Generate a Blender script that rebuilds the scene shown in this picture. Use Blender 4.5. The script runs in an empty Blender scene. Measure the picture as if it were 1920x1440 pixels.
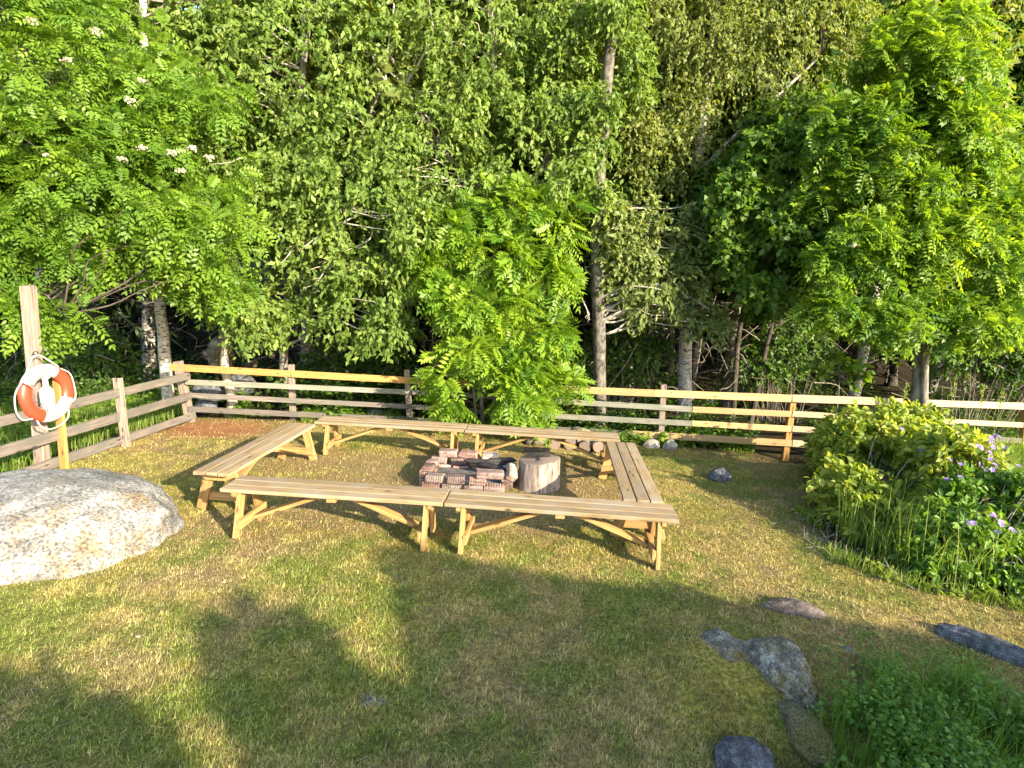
import bpy, math, random
import numpy as np
from mathutils import Matrix, Vector

rng = np.random.default_rng(7)
random.seed(7)
S = bpy.context.scene
COL = S.collection

# ------------------------------------------------------------------ camera
FPX, PITCH, ROLL, CAMH = 1066.33, math.radians(9.8134), math.radians(-2.3783), 2.4374
_r = np.array([1.0, 0, 0]); _u = np.array([0, math.sin(PITCH), math.cos(PITCH)])
_f = np.array([0, math.cos(PITCH), -math.sin(PITCH)])
R_ = math.cos(ROLL) * _r - math.sin(ROLL) * _u
U_ = math.sin(ROLL) * _r + math.cos(ROLL) * _u
cd = bpy.data.cameras.new('camera'); cam = bpy.data.objects.new('camera', cd); COL.objects.link(cam)
cd.sensor_width = 36; cd.sensor_fit = 'HORIZONTAL'; cd.lens = 36 * FPX / 1920
cd.clip_start = 0.05; cd.clip_end = 2000
cam.matrix_world = Matrix(((R_[0], U_[0], -_f[0], 0), (R_[1], U_[1], -_f[1], 0), (R_[2], U_[2], -_f[2], CAMH), (0, 0, 0, 1)))
S.camera = cam

# ------------------------------------------------------------------ sky, sun, exposure
SUN_EL, SUN_AZ = math.radians(20.5), math.atan2(0.72, -0.69)      # azimuth clockwise from +Y
W = bpy.data.worlds.new('World'); S.world = W; W.use_nodes = True
nt = W.node_tree
sky = nt.nodes.new('ShaderNodeTexSky'); sky.sky_type = 'NISHITA'; sky.sun_disc = False
sky.sun_elevation = SUN_EL; sky.sun_rotation = SUN_AZ
sky.air_density = 1.0; sky.dust_density = 1.0; sky.ozone_density = 1.0
bg = nt.nodes['Background']; nt.links.new(sky.outputs[0], bg.inputs[0]); bg.inputs[1].default_value = 0.15
SD = Vector((math.cos(SUN_EL) * math.sin(SUN_AZ), math.cos(SUN_EL) * math.cos(SUN_AZ), math.sin(SUN_EL)))
sl = bpy.data.lights.new('sun', 'SUN'); sl.energy = 4.3; sl.angle = math.radians(0.55); sl.color = (1.0, 0.86, 0.64)
so = bpy.data.objects.new('sun', sl); COL.objects.link(so)
so.rotation_euler = SD.to_track_quat('Z', 'Y').to_euler(); so.location = (20, -20, 20)
vs = S.view_settings; vs.view_transform = 'Standard'; vs.look = 'None'; vs.gamma = 1; vs.use_curve_mapping = False
vs.exposure = 1.95
cy = S.cycles
cy.max_bounces = 6; cy.diffuse_bounces = 4; cy.glossy_bounces = 2; cy.transmission_bounces = 4; cy.transparent_max_bounces = 4
cy.use_denoising = True

# ------------------------------------------------------------------ helpers
def at(px, py, Y=None, z=None):
    """world point seen at photograph pixel (px, py) at depth Y, or on the level z"""
    u = (px - 960) / FPX; v = (720 - py) / FPX
    d = R_ * u + U_ * v + _f
    t = (Y / d[1]) if Y is not None else ((z or 0.0) - CAMH) / d[2]
    return np.array([0, 0, CAMH]) + t * d

def hash3(i, j, k, seed):
    n = (i * 374761393 + j * 668265263 + k * 2147483647 + seed * 974634777) & 0xFFFFFFFF
    n = ((n ^ (n >> 13)) * 1274126177) & 0xFFFFFFFF
    n = (n ^ (n >> 16)) & 0xFFFFFFFF
    return n / 4294967295.0

def vnoise(P, scale, seed=0):
    P = np.asarray(P, float) * scale + 1000.0
    i = np.floor(P).astype(np.int64); f = P - i; f = f * f * (3 - 2 * f)
    out = 0
    for a in (0, 1):
        for b in (0, 1):
            for c in (0, 1):
                w = (f[:, 0] if a else 1 - f[:, 0]) * (f[:, 1] if b else 1 - f[:, 1]) * (f[:, 2] if c else 1 - f[:, 2])
                out = out + w * hash3(i[:, 0] + a, i[:, 1] + b, i[:, 2] + c, seed)
    return out

def fbm(P, scale, seed=0, octv=4):
    s, a, t = 0, 0.5, 0
    for o in range(octv):
        s = s + a * vnoise(P, scale * 2 ** o, seed + o); t += a; a *= 0.55
    return s / t

def fbm2(x, y, scale, seed=0, octv=4):
    return fbm(np.stack([x, y, np.zeros_like(x)], 1), scale, seed, octv)

def sstep(a, b, x):
    t = np.clip((x - a) / (b - a), 0, 1); return t * t * (3 - 2 * t)

def unit(v):
    return v / np.maximum(np.linalg.norm(v, axis=-1, keepdims=True), 1e-9)

def np_mesh(name, V, F, mat=None, smooth=False, tint=None, col=None):
    V = np.asarray(V, np.float32); F = np.asarray(F, np.int32)
    me = bpy.data.meshes.new(name)
    me.vertices.add(len(V)); me.vertices.foreach_set('co', V.ravel())
    m, k = F.shape
    me.loops.add(m * k); me.loops.foreach_set('vertex_index', F.ravel())
    me.polygons.add(m); me.polygons.foreach_set('loop_start', np.arange(m, dtype=np.int32) * k)
    me.update(calc_edges=True)
    if smooth: me.polygons.foreach_set('use_smooth', np.ones(m, bool))
    if tint is not None:
        a = me.attributes.new('tint', 'FLOAT', 'FACE'); a.data.foreach_set('value', np.asarray(tint, np.float32))
    if col is not None:
        dom = 'POINT' if len(col) == len(V) and len(V) != m else 'FACE'
        a = me.attributes.new('patch', 'FLOAT_VECTOR', dom); a.data.foreach_set('vector', np.asarray(col, np.float32).ravel())
    if mat: me.materials.append(mat)
    return me

def obj(name, me, parent=None, mat=None, loc=None):
    o = bpy.data.objects.new(name, me); COL.objects.link(o)
    if parent is not None: o.parent = parent
    if loc is not None: o.location = loc
    if mat is not None and me is not None:
        me.materials.clear(); me.materials.append(mat)
    return o

def tag(o, label=None, cat=None, group=None, kind=None):
    if label: o['label'] = label
    if cat: o['category'] = cat
    if group: o['group'] = group
    if kind: o['kind'] = kind
    return o

def thing(name, label, cat, loc=(0, 0, 0), rz=0, group=None):
    o = bpy.data.objects.new(name, None); COL.objects.link(o)
    o.empty_display_size = 0.2
    o.location = loc; o.rotation_euler = (0, 0, rz)
    return tag(o, label, cat, group)

def copy_tree(o, parent=None):
    c = o.copy(); COL.objects.link(c); c.parent = parent
    for ch in list(o.children): copy_tree(ch, c)
    return c

def beam_mesh(name, L, w, t, bev=0.004, taper=0.0, jit=0.0):
    """chamfered board: X length (centred), Y width, Z thickness"""
    V = []; xs, ys, zs = L / 2, w / 2, t / 2
    V, F = [], []
    idx = {}
    def add(p):
        V.append(p); return len(V) - 1
    for sx in (-1, 1):
        for sy in (-1, 1):
            for sz in (-1, 1):
                j = [random.uniform(-jit, jit) for _ in range(3)]
                p = (sx * xs + j[0] * 2, sy * ys + j[1], sz * zs + j[2])
                idx[sx, sy, sz, 0] = add((p[0], p[1] - sy * bev, p[2] - sz * bev))
                idx[sx, sy, sz, 1] = add((p[0] - sx * bev, p[1], p[2] - sz * bev))
                idx[sx, sy, sz, 2] = add((p[0] - sx * bev, p[1] - sy * bev, p[2]))
    def q(a): F.append(a)
    for s in (-1, 1):
        q([idx[s, a, b, 0] for a, b in ((-1, -1), (1, -1), (1, 1), (-1, 1))])
        q([idx[a, s, b, 1] for a, b in ((-1, -1), (1, -1), (1, 1), (-1, 1))])
        q([idx[a, b, s, 2] for a, b in ((-1, -1), (1, -1), (1, 1), (-1, 1))])
    for a in (-1, 1):
        for b in (-1, 1):
            q([idx[a, b, -1, 0], idx[a, b, 1, 0], idx[a, b, 1, 1], idx[a, b, -1, 1]])
            q([idx[a, -1, b, 0], idx[a, 1, b, 0], idx[a, 1, b, 2], idx[a, -1, b, 2]])
            q([idx[-1, a, b, 1], idx[1, a, b, 1], idx[1, a, b, 2], idx[-1, a, b, 2]])
    for a in (-1, 1):
        for b in (-1, 1):
            for c in (-1, 1):
                q([idx[a, b, c, 0], idx[a, b, c, 1], idx[a, b, c, 2]])
    me = bpy.data.meshes.new(name); me.from_pydata(V, [], F)
    fix_normals(me)
    return me

def fix_normals(me):
    import bmesh
    bm = bmesh.new(); bm.from_mesh(me); bmesh.ops.recalc_face_normals(bm, faces=bm.faces); bm.to_mesh(me); bm.free()

def beam(name, p, q, w, t, mat, parent=None, side=None, jit=0.002, bev=0.004):
    """a board from p to q, its width w along side x axis, thickness t along the rest; local X runs along the board"""
    p, q = Vector(p), Vector(q); x = (q - p); L = x.length; x.normalize()
    side = Vector(side) if side is not None else Vector((0, 0, 1))
    y = (side - x * side.dot(x)).normalized(); z = x.cross(y)
    me = beam_mesh(name, L, w, t, bev, jit=jit)
    o = obj(name, me, parent, mat)
    m = Matrix(((x.x, y.x, z.x, 0), (x.y, y.y, z.y, 0), (x.z, y.z, z.z, 0), (0, 0, 0, 1)))
    c = (p + q) / 2
    o.matrix_basis = Matrix.Translation(c) @ m
    return o

def tube_np(paths, sides=6):
    """paths: list of (points Nx3, radii N) -> V, F"""
    Vs, Fs, n0 = [], [], 0
    ang = np.linspace(0, 2 * np.pi, sides, endpoint=False)
    ca, sa = np.cos(ang), np.sin(ang)
    for P, Rr in paths:
        P = np.asarray(P, float); Rr = np.asarray(Rr, float); n = len(P)
        T = unit(np.gradient(P, axis=0))
        ref = np.array([0, 0, 1.0]) if abs(T[0, 2]) < 0.9 else np.array([1.0, 0, 0])
        A = unit(np.cross(T, ref)); B = np.cross(T, A)
        ring = P[:, None] + Rr[:, None, None] * (A[:, None] * ca[None, :, None] + B[:, None] * sa[None, :, None])
        Vs.append(ring.reshape(-1, 3))
        i = np.arange(n - 1)[:, None] * sides + np.arange(sides)[None]
        j = np.arange(n - 1)[:, None] * sides + (np.arange(sides)[None] + 1) % sides
        Fs.append(np.stack([i, j, j + sides, i + sides], -1).reshape(-1, 4) + n0)
        n0 += n * sides
    return np.concatenate(Vs), np.concatenate(Fs)

def catmull(P, n):
    P = np.asarray(P, float); Q = np.vstack([2 * P[0] - P[1], P, 2 * P[-1] - P[-2]])
    out = []
    for i in range(len(P) - 1):
        t = np.linspace(0, 1, n, endpoint=False)[:, None]
        a, b, c, d = Q[i:i + 4]
        out.append(0.5 * (2 * b + (c - a) * t + (2 * a - 5 * b + 4 * c - d) * t ** 2 + (-a + 3 * b - 3 * c + d) * t ** 3))
    out.append(P[-1:]); return np.vstack(out)

def closed_disc(V, F):
    return V, F

# ------------------------------------------------------------------ materials
def new_mat(name):
    m = bpy.data.materials.new(name); m.use_nodes = True
    n = m.node_tree.nodes; l = m.node_tree.links
    return m, n, l, n['Principled BSDF']

def node(n, t, **kw):
    x = n.new(t)
    for k, v in kw.items(): setattr(x, k, v)
    return x

def ramp(n, stops):
    r = n.new('ShaderNodeValToRGB'); e = r.color_ramp.elements
    while len(e) < len(stops): e.new(0.5)
    for i, (p, c) in enumerate(stops):
        e[i].position = p; e[i].color = (*c, 1)
    return r

def leaf_mat(name, dark, light, trans=0.38, rough=0.5, spec=0.35, gain=1.7):
    m, n, l, b = new_mat(name)
    a = node(n, 'ShaderNodeAttribute', attribute_name='tint')
    r = ramp(n, [(0, dark), (0.6, [(d + q) / 2 for d, q in zip(dark, light)]), (1, light)]); l.new(a.outputs['Fac'], r.inputs[0])
    l.new(r.outputs[0], b.inputs['Base Color']); b.inputs['Roughness'].default_value = rough
    b.inputs['Specular IOR Level'].default_value = spec
    t = n.new('ShaderNodeBsdfTranslucent')
    mu = node(n, 'ShaderNodeMixRGB', blend_type='MULTIPLY'); mu.inputs[0].default_value = 1
    mu.inputs[2].default_value = (1.25 * gain, 1.15 * gain, 0.45 * gain, 1); l.new(r.outputs[0], mu.inputs[1]); l.new(mu.outputs[0], t.inputs[0])
    mx = n.new('ShaderNodeMixShader'); mx.inputs[0].default_value = trans
    l.new(b.outputs[0], mx.inputs[1]); l.new(t.outputs[0], mx.inputs[2])
    l.new(mx.outputs[0], n['Material Output'].inputs[0])
    return m

def wood_mat(name, c_dark, c_mid, c_light, grain=1.0, knots=True, rough=0.75, weather=None):
    m, n, l, b = new_mat(name)
    tc = n.new('ShaderNodeTexCoord'); oi = n.new('ShaderNodeObjectInfo')
    rs = node(n, 'ShaderNodeMath', operation='MULTIPLY'); rs.inputs[1].default_value = 37; l.new(oi.outputs['Random'], rs.inputs[0])
    ad = node(n, 'ShaderNodeVectorMath', operation='ADD'); l.new(tc.outputs['Object'], ad.inputs[0]); l.new(rs.outputs[0], ad.inputs[1])
    mp = n.new('ShaderNodeMapping'); mp.inputs['Scale'].default_value = (1.3, 22, 22); l.new(ad.outputs[0], mp.inputs[0])
    ns = n.new('ShaderNodeTexNoise'); ns.inputs['Scale'].default_value = 2.2 * grain; ns.inputs['Detail'].default_value = 7; ns.inputs['Roughness'].default_value = 0.62; ns.inputs['Distortion'].default_value = 0.6
    l.new(mp.outputs[0], ns.inputs['Vector'])
    r = ramp(n, [(0.28, c_dark), (0.5, c_mid), (0.72, c_light)]); l.new(ns.outputs['Fac'], r.inputs[0])
    src = r.outputs[0]
    if knots:
        mk = n.new('ShaderNodeMapping'); mk.inputs['Scale'].default_value = (3.2, 9, 9); l.new(ad.outputs[0], mk.inputs[0])
        vo = n.new('ShaderNodeTexVoronoi'); vo.inputs['Scale'].default_value = 1.0; l.new(mk.outputs[0], vo.inputs['Vector'])
        kr = ramp(n, [(0.05, (0, 0, 0)), (0.17, (1, 1, 1))]); l.new(vo.outputs['Distance'], kr.inputs[0])
        mx = node(n, 'ShaderNodeMixRGB', blend_type='MIX'); mx.inputs[1].default_value = (*[c * 0.45 for c in c_dark], 1)
        l.new(kr.outputs[0], mx.inputs[0]); l.new(src, mx.inputs[2]); src = mx.outputs[0]
    if weather:
        wn = n.new('ShaderNodeTexNoise'); wn.inputs['Scale'].default_value = 3.5; wn.inputs['Detail'].default_value = 5
        l.new(ad.outputs[0], wn.inputs['Vector'])
        wr = ramp(n, [(0.42, (0, 0, 0)), (0.66, (1, 1, 1))]); l.new(wn.outputs['Fac'], wr.inputs[0])
        mw = node(n, 'ShaderNodeMixRGB', blend_type='MIX'); mw.inputs[2].default_value = (*weather, 1)
        l.new(wr.outputs[0], mw.inputs[0]); l.new(src, mw.inputs[1]); src = mw.outputs[0]
    # board to board variation
    hv = n.new('ShaderNodeHueSaturation'); vr = n.new('ShaderNodeMapRange'); vr.inputs['To Min'].default_value = 0.70; vr.inputs['To Max'].default_value = 0.98
    l.new(oi.outputs['Random'], vr.inputs[0]); l.new(vr.outputs[0], hv.inputs['Value']); l.new(src, hv.inputs['Color'])
    l.new(hv.outputs[0], b.inputs['Base Color']); b.inputs['Roughness'].default_value = rough; b.inputs['Specular IOR Level'].default_value = 0.25
    bu = n.new('ShaderNodeBump'); bu.inputs['Strength'].default_value = 0.35; bu.inputs['Distance'].default_value = 0.004
    l.new(ns.outputs['Fac'], bu.inputs['Height']); l.new(bu.outputs[0], b.inputs['Normal'])
    return m

def rock_mat(name, base, light, spot, moss=None, scale=6.0, moss_lo=0.55):
    m, n, l, b = new_mat(name)
    tc = n.new('ShaderNodeTexCoord')
    n1 = n.new('ShaderNodeTexNoise'); n1.inputs['Scale'].default_value = scale; n1.inputs['Detail'].default_value = 9; n1.inputs['Roughness'].default_value = 0.7
    l.new(tc.outputs['Object'], n1.inputs['Vector'])
    r = ramp(n, [(0.3, spot), (0.46, base), (0.62, light)]); l.new(n1.outputs['Fac'], r.inputs[0])
    n2 = n.new('ShaderNodeTexNoise'); n2.inputs['Scale'].default_value = scale * 11; n2.inputs['Detail'].default_value = 4
    l.new(tc.outputs['Object'], n2.inputs['Vector'])
    r2 = ramp(n, [(0.36, (0.30, 0.30, 0.31)), (0.56, (1.15, 1.15, 1.13))]); l.new(n2.outputs['Fac'], r2.inputs[0])
    src = r.outputs[0]
    if moss:
        n3 = n.new('ShaderNodeTexNoise'); n3.inputs['Scale'].default_value = 2.3; n3.inputs['Detail'].default_value = 9; n3.inputs['Roughness'].default_value = 0.75
        l.new(tc.outputs['Object'], n3.inputs['Vector'])
        r3 = ramp(n, [(moss_lo - .02, (0, 0, 0)), (moss_lo + 0.12, (1, 1, 1))]); l.new(n3.outputs['Fac'], r3.inputs[0])
        mm = node(n, 'ShaderNodeMixRGB'); mm.inputs[2].default_value = (*moss, 1); l.new(r3.outputs[0], mm.inputs[0]); l.new(src, mm.inputs[1]); src = mm.outputs[0]
    mu = node(n, 'ShaderNodeMixRGB', blend_type='MULTIPLY'); mu.inputs[0].default_value = 0.85
    l.new(src, mu.inputs[1]); l.new(r2.outputs[0], mu.inputs[2]); src = mu.outputs[0]
    l.new(src, b.inputs['Base Color']); b.inputs['Roughness'].default_value = 0.85; b.inputs['Specular IOR Level'].default_value = 0.3
    bu = n.new('ShaderNodeBump'); bu.inputs['Strength'].default_value = 0.6; bu.inputs['Distance'].default_value = 0.01
    l.new(n2.outputs['Fac'], bu.inputs['Height']); l.new(bu.outputs[0], b.inputs['Normal'])
    return m

def plain_mat(name, c, rough=0.6, metal=0.0, var=0.15, scale=14, spec=0.4):
    m, n, l, b = new_mat(name)
    tc = n.new('ShaderNodeTexCoord'); n1 = n.new('ShaderNodeTexNoise'); n1.inputs['Scale'].default_value = scale; n1.inputs['Detail'].default_value = 5
    l.new(tc.outputs['Object'], n1.inputs['Vector'])
    r = ramp(n, [(0.3, [x * (1 - var) for x in c]), (0.7, [min(1, x * (1 + var)) for x in c])]); l.new(n1.outputs['Fac'], r.inputs[0])
    l.new(r.outputs[0], b.inputs['Base Color']); b.inputs['Roughness'].default_value = rough; b.inputs['Metallic'].default_value = metal
    b.inputs['Specular IOR Level'].default_value = spec
    return m

def bark_mat(name, dark, light, lo=0.4, hi=0.55, zs=2.2, xs=9):
    m, n, l, b = new_mat(name)
    g = n.new('ShaderNodeTexCoord'); mp = n.new('ShaderNodeMapping'); mp.inputs['Scale'].default_value = (xs, xs, zs * xs / 4)
    l.new(g.outputs['Object'], mp.inputs[0])
    n1 = n.new('ShaderNodeTexNoise'); n1.inputs['Scale'].default_value = 1.4; n1.inputs['Detail'].default_value = 7; n1.inputs['Roughness'].default_value = 0.65
    l.new(mp.outputs[0], n1.inputs['Vector'])
    r = ramp(n, [(lo, dark), (hi, light)]); l.new(n1.outputs['Fac'], r.inputs[0])
    l.new(r.outputs[0], b.inputs['Base Color']); b.inputs['Roughness'].default_value = 0.85; b.inputs['Specular IOR Level'].default_value = 0.2
    bu = n.new('ShaderNodeBump'); bu.inputs['Strength'].default_value = 0.7; bu.inputs['Distance'].default_value = 0.012
    l.new(n1.outputs['Fac'], bu.inputs['Height']); l.new(bu.outputs[0], b.inputs['Normal'])
    return m

M = {}
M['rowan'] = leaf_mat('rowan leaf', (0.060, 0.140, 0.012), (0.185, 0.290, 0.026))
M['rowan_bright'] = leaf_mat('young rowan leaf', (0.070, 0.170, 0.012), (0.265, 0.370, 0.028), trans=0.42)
M['rowan_lime'] = leaf_mat('lime rowan leaf', (0.060, 0.150, 0.012), (0.235, 0.340, 0.028), trans=0.42)  # slightly yellower, brighter leaf tone of the right rowan
M['willow'] = leaf_mat('willow leaf', (0.075, 0.140, 0.020), (0.210, 0.285, 0.062), rough=0.52, spec=0.28)
M['pale'] = leaf_mat('grey green leaf', (0.105, 0.150, 0.040), (0.250, 0.300, 0.100), rough=0.52, spec=0.28)
M['birch_leaf'] = leaf_mat('birch leaf', (0.085, 0.125, 0.020), (0.220, 0.255, 0.068), rough=0.52, spec=0.28)
M['dark_leaf'] = leaf_mat('deep green leaf', (0.034, 0.085, 0.012), (0.100, 0.180, 0.026))  # darker leaf tone for alders, shrubs and the far wood
M['mid_leaf'] = leaf_mat('maple leaf', (0.050, 0.120, 0.014), (0.150, 0.240, 0.034), trans=0.45)
M['spruce_leaf'] = leaf_mat('spruce needles', (0.014, 0.030, 0.010), (0.038, 0.060, 0.018), trans=0.08)
M['bush_leaf'] = leaf_mat('bush leaf', (0.110, 0.185, 0.016), (0.340, 0.370, 0.070), trans=0.45)
M['herb_leaf'] = leaf_mat('herb leaf', (0.065, 0.150, 0.016), (0.185, 0.295, 0.034))
M['cover_leaf'] = leaf_mat('ground cover leaf', (0.055, 0.145, 0.016), (0.145, 0.250, 0.034))
M['tall_grass'] = leaf_mat('tall grass blade', (0.090, 0.165, 0.020), (0.240, 0.310, 0.065))
M['undergrowth'] = leaf_mat('undergrowth leaf', (0.030, 0.075, 0.012), (0.100, 0.170, 0.025))
M['petal'] = leaf_mat('purple petal', (0.26, 0.18, 0.46), (0.44, 0.34, 0.64), gain=0.8)
M['blossom'] = leaf_mat('cream blossom', (0.45, 0.42, 0.28), (0.66, 0.62, 0.45), gain=0.8, trans=0.2)
M['seat_wood'] = wood_mat('weathered pine seat', (0.17, 0.115, 0.060), (0.32, 0.225, 0.120), (0.42, 0.31, 0.180), weather=(0.33, 0.265, 0.185))
M['leg_wood'] = wood_mat('fresh pine', (0.27, 0.145, 0.050), (0.40, 0.235, 0.085), (0.48, 0.31, 0.135))
M['rail_fresh'] = wood_mat('new yellow rail', (0.33, 0.205, 0.085), (0.46, 0.315, 0.145), (0.53, 0.39, 0.20))
M['rail_orange'] = wood_mat('oiled orange rail', (0.28, 0.135, 0.036), (0.43, 0.225, 0.070), (0.50, 0.30, 0.11))
M['rail_pale'] = wood_mat('pale rail', (0.36, 0.26, 0.15), (0.47, 0.37, 0.24), (0.54, 0.44, 0.31))
M['rail_grey'] = wood_mat('weathered grey rail', (0.075, 0.060, 0.050), (0.17, 0.14, 0.118), (0.27, 0.23, 0.195), weather=(0.13, 0.125, 0.108))
M['rail_lichen'] = wood_mat('lichened grey rail', (0.12, 0.115, 0.095), (0.22, 0.21, 0.17), (0.32, 0.30, 0.25), weather=(0.17, 0.18, 0.13))
M['post_grey'] = wood_mat('weathered post', (0.13, 0.098, 0.075), (0.26, 0.20, 0.16), (0.36, 0.29, 0.235))
M['boulder'] = rock_mat('pale granite', (0.19, 0.185, 0.17), (0.34, 0.33, 0.305), (0.085, 0.082, 0.08), moss=(0.20, 0.145, 0.075), scale=4, moss_lo=0.53)
M['rock'] = rock_mat('grey rock', (0.140, 0.130, 0.110), (0.40, 0.38, 0.335), (0.035, 0.032, 0.027), moss=(0.135, 0.110, 0.035), scale=7, moss_lo=0.47)
M['rock_moss'] = rock_mat('mossy rock', (0.11, 0.10, 0.08), (0.27, 0.25, 0.21), (0.03, 0.027, 0.022), moss=(0.12, 0.10, 0.03), scale=9, moss_lo=0.40)
M['rock_dark'] = rock_mat('dark rock', (0.075, 0.078, 0.085), (0.17, 0.175, 0.19), (0.025, 0.025, 0.03), scale=12)
M['rock_pale'] = rock_mat('pale stone', (0.30, 0.27, 0.23), (0.44, 0.41, 0.35), (0.13, 0.115, 0.10), scale=14)
M['rock_brown'] = rock_mat('brown stone', (0.14, 0.105, 0.085), (0.25, 0.19, 0.16), (0.05, 0.04, 0.035), moss=(0.06, 0.07, 0.02), scale=9)
M['bark_birch'] = bark_mat('birch bark', (0.035, 0.03, 0.028), (0.50, 0.46, 0.40), 0.40, 0.50, zs=14)
M['bark_grey'] = bark_mat('grey bark', (0.08, 0.07, 0.058), (0.27, 0.245, 0.205), 0.35, 0.65, zs=1.2)
M['bark_aspen'] = bark_mat('aspen bark', (0.045, 0.040, 0.034), (0.18, 0.165, 0.14), 0.38, 0.62, zs=3)
M['bark_dark'] = bark_mat('dark bark', (0.025, 0.02, 0.016), (0.095, 0.078, 0.06), 0.35, 0.65, zs=1.0)
M['bark_pale'] = bark_mat('pale smooth bark', (0.20, 0.155, 0.11), (0.50, 0.43, 0.33), 0.35, 0.6, zs=1.6)
M['twig'] = bark_mat('twig bark', (0.10, 0.08, 0.06), (0.34, 0.30, 0.25), 0.35, 0.65)
M['twig_pale'] = bark_mat('pale dry twig', (0.26, 0.23, 0.19), (0.52, 0.48, 0.41), 0.35, 0.65)
M['brick'] = rock_mat('old brick', (0.25, 0.135, 0.105), (0.36, 0.235, 0.195), (0.12, 0.065, 0.05), scale=9)
M['brick_pale'] = rock_mat('mortared brick', (0.31, 0.225, 0.185), (0.42, 0.345, 0.30), (0.19, 0.11, 0.09), scale=9)
M['stone_pink'] = rock_mat('pinkish hearth stone', (0.21, 0.145, 0.125), (0.32, 0.24, 0.21), (0.09, 0.06, 0.05), scale=10)
M['brick_sooty'] = rock_mat('sooty brick', (0.10, 0.07, 0.06), (0.22, 0.14, 0.11), (0.03, 0.025, 0.022), scale=9)
M['char'] = plain_mat('charcoal', (0.018, 0.016, 0.015), 0.75, 0, 0.6, 20)
M['ash'] = plain_mat('ash', (0.10, 0.09, 0.085), 0.9, 0, 0.6, 18)
M['iron'] = plain_mat('sooty iron', (0.045, 0.035, 0.03), 0.55, 0.6, 0.5, 30)
M['iron_black'] = plain_mat('black iron', (0.02, 0.02, 0.02), 0.45, 0.4, 0.4, 30)
M['zinc'] = plain_mat('zinc wire', (0.20, 0.19, 0.185), 0.4, 0.8, 0.1)
M['red'] = plain_mat('red plastic', (0.48, 0.055, 0.026), 0.35, 0, 0.06, 4, spec=0.5)
M['white'] = plain_mat('white plastic', (0.38, 0.375, 0.365), 0.35, 0, 0.03, 4, spec=0.5)
M['rope'] = plain_mat('white rope', (0.46, 0.43, 0.36), 0.8, 0, 0.15, 60)
M['print'] = plain_mat('grey print', (0.09, 0.09, 0.095), 0.5, 0, 0.05)
M['band'] = plain_mat('dark red band', (0.32, 0.05, 0.06), 0.5, 0, 0.1)
M['wire'] = plain_mat('dark cord', (0.05, 0.05, 0.05), 0.6)
M['house_wall'] = plain_mat('brown boarding', (0.16, 0.07, 0.045), 0.8, 0, 0.2, 3)
M['house_roof'] = plain_mat('dark roof tiles', (0.06, 0.055, 0.055), 0.85, 0, 0.3, 6)

def end_grain_mat():
    m, n, l, b = new_mat('stump wood')
    tc = n.new('ShaderNodeTexCoord'); mp = n.new('ShaderNodeMapping'); mp.inputs['Scale'].default_value = (9, 9, 1.4); l.new(tc.outputs['Object'], mp.inputs[0])
    n1 = n.new('ShaderNodeTexNoise'); n1.inputs['Scale'].default_value = 2.6; n1.inputs['Detail'].default_value = 8; n1.inputs['Roughness'].default_value = 0.65; l.new(mp.outputs[0], n1.inputs['Vector'])
    r = ramp(n, [(0.36, (0.045, 0.034, 0.028)), (0.46, (0.19, 0.145, 0.115)), (0.58, (0.31, 0.255, 0.215)), (0.75, (0.38, 0.33, 0.29))]); l.new(n1.outputs['Fac'], r.inputs[0])
    l.new(r.outputs[0], b.inputs['Base Color']); b.inputs['Roughness'].default_value = 0.85
    bu = n.new('ShaderNodeBump'); bu.inputs['Strength'].default_value = 0.6; bu.inputs['Distance'].default_value = 0.01
    l.new(n1.outputs['Fac'], bu.inputs['Height']); l.new(bu.outputs[0], b.inputs['Normal'])
    return m
M['stump'] = end_grain_mat()

def log_end_mat():
    m, n, l, b = new_mat('sawn log end')
    tc = n.new('ShaderNodeTexCoord'); wv = node(n, 'ShaderNodeTexWave', wave_type='RINGS', rings_direction='Z')
    wv.inputs['Scale'].default_value = 14; wv.inputs['Distortion'].default_value = 2.5; wv.inputs['Detail'].default_value = 3
    l.new(tc.outputs['Object'], wv.inputs['Vector'])
    r = ramp(n, [(0, (0.12, 0.085, 0.062)), (1, (0.25, 0.185, 0.14))]); l.new(wv.outputs['Fac'], r.inputs[0])
    l.new(r.outputs[0], b.inputs['Base Color']); b.inputs['Roughness'].default_value = 0.8
    return m
M['log_end'] = log_end_mat()

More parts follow.
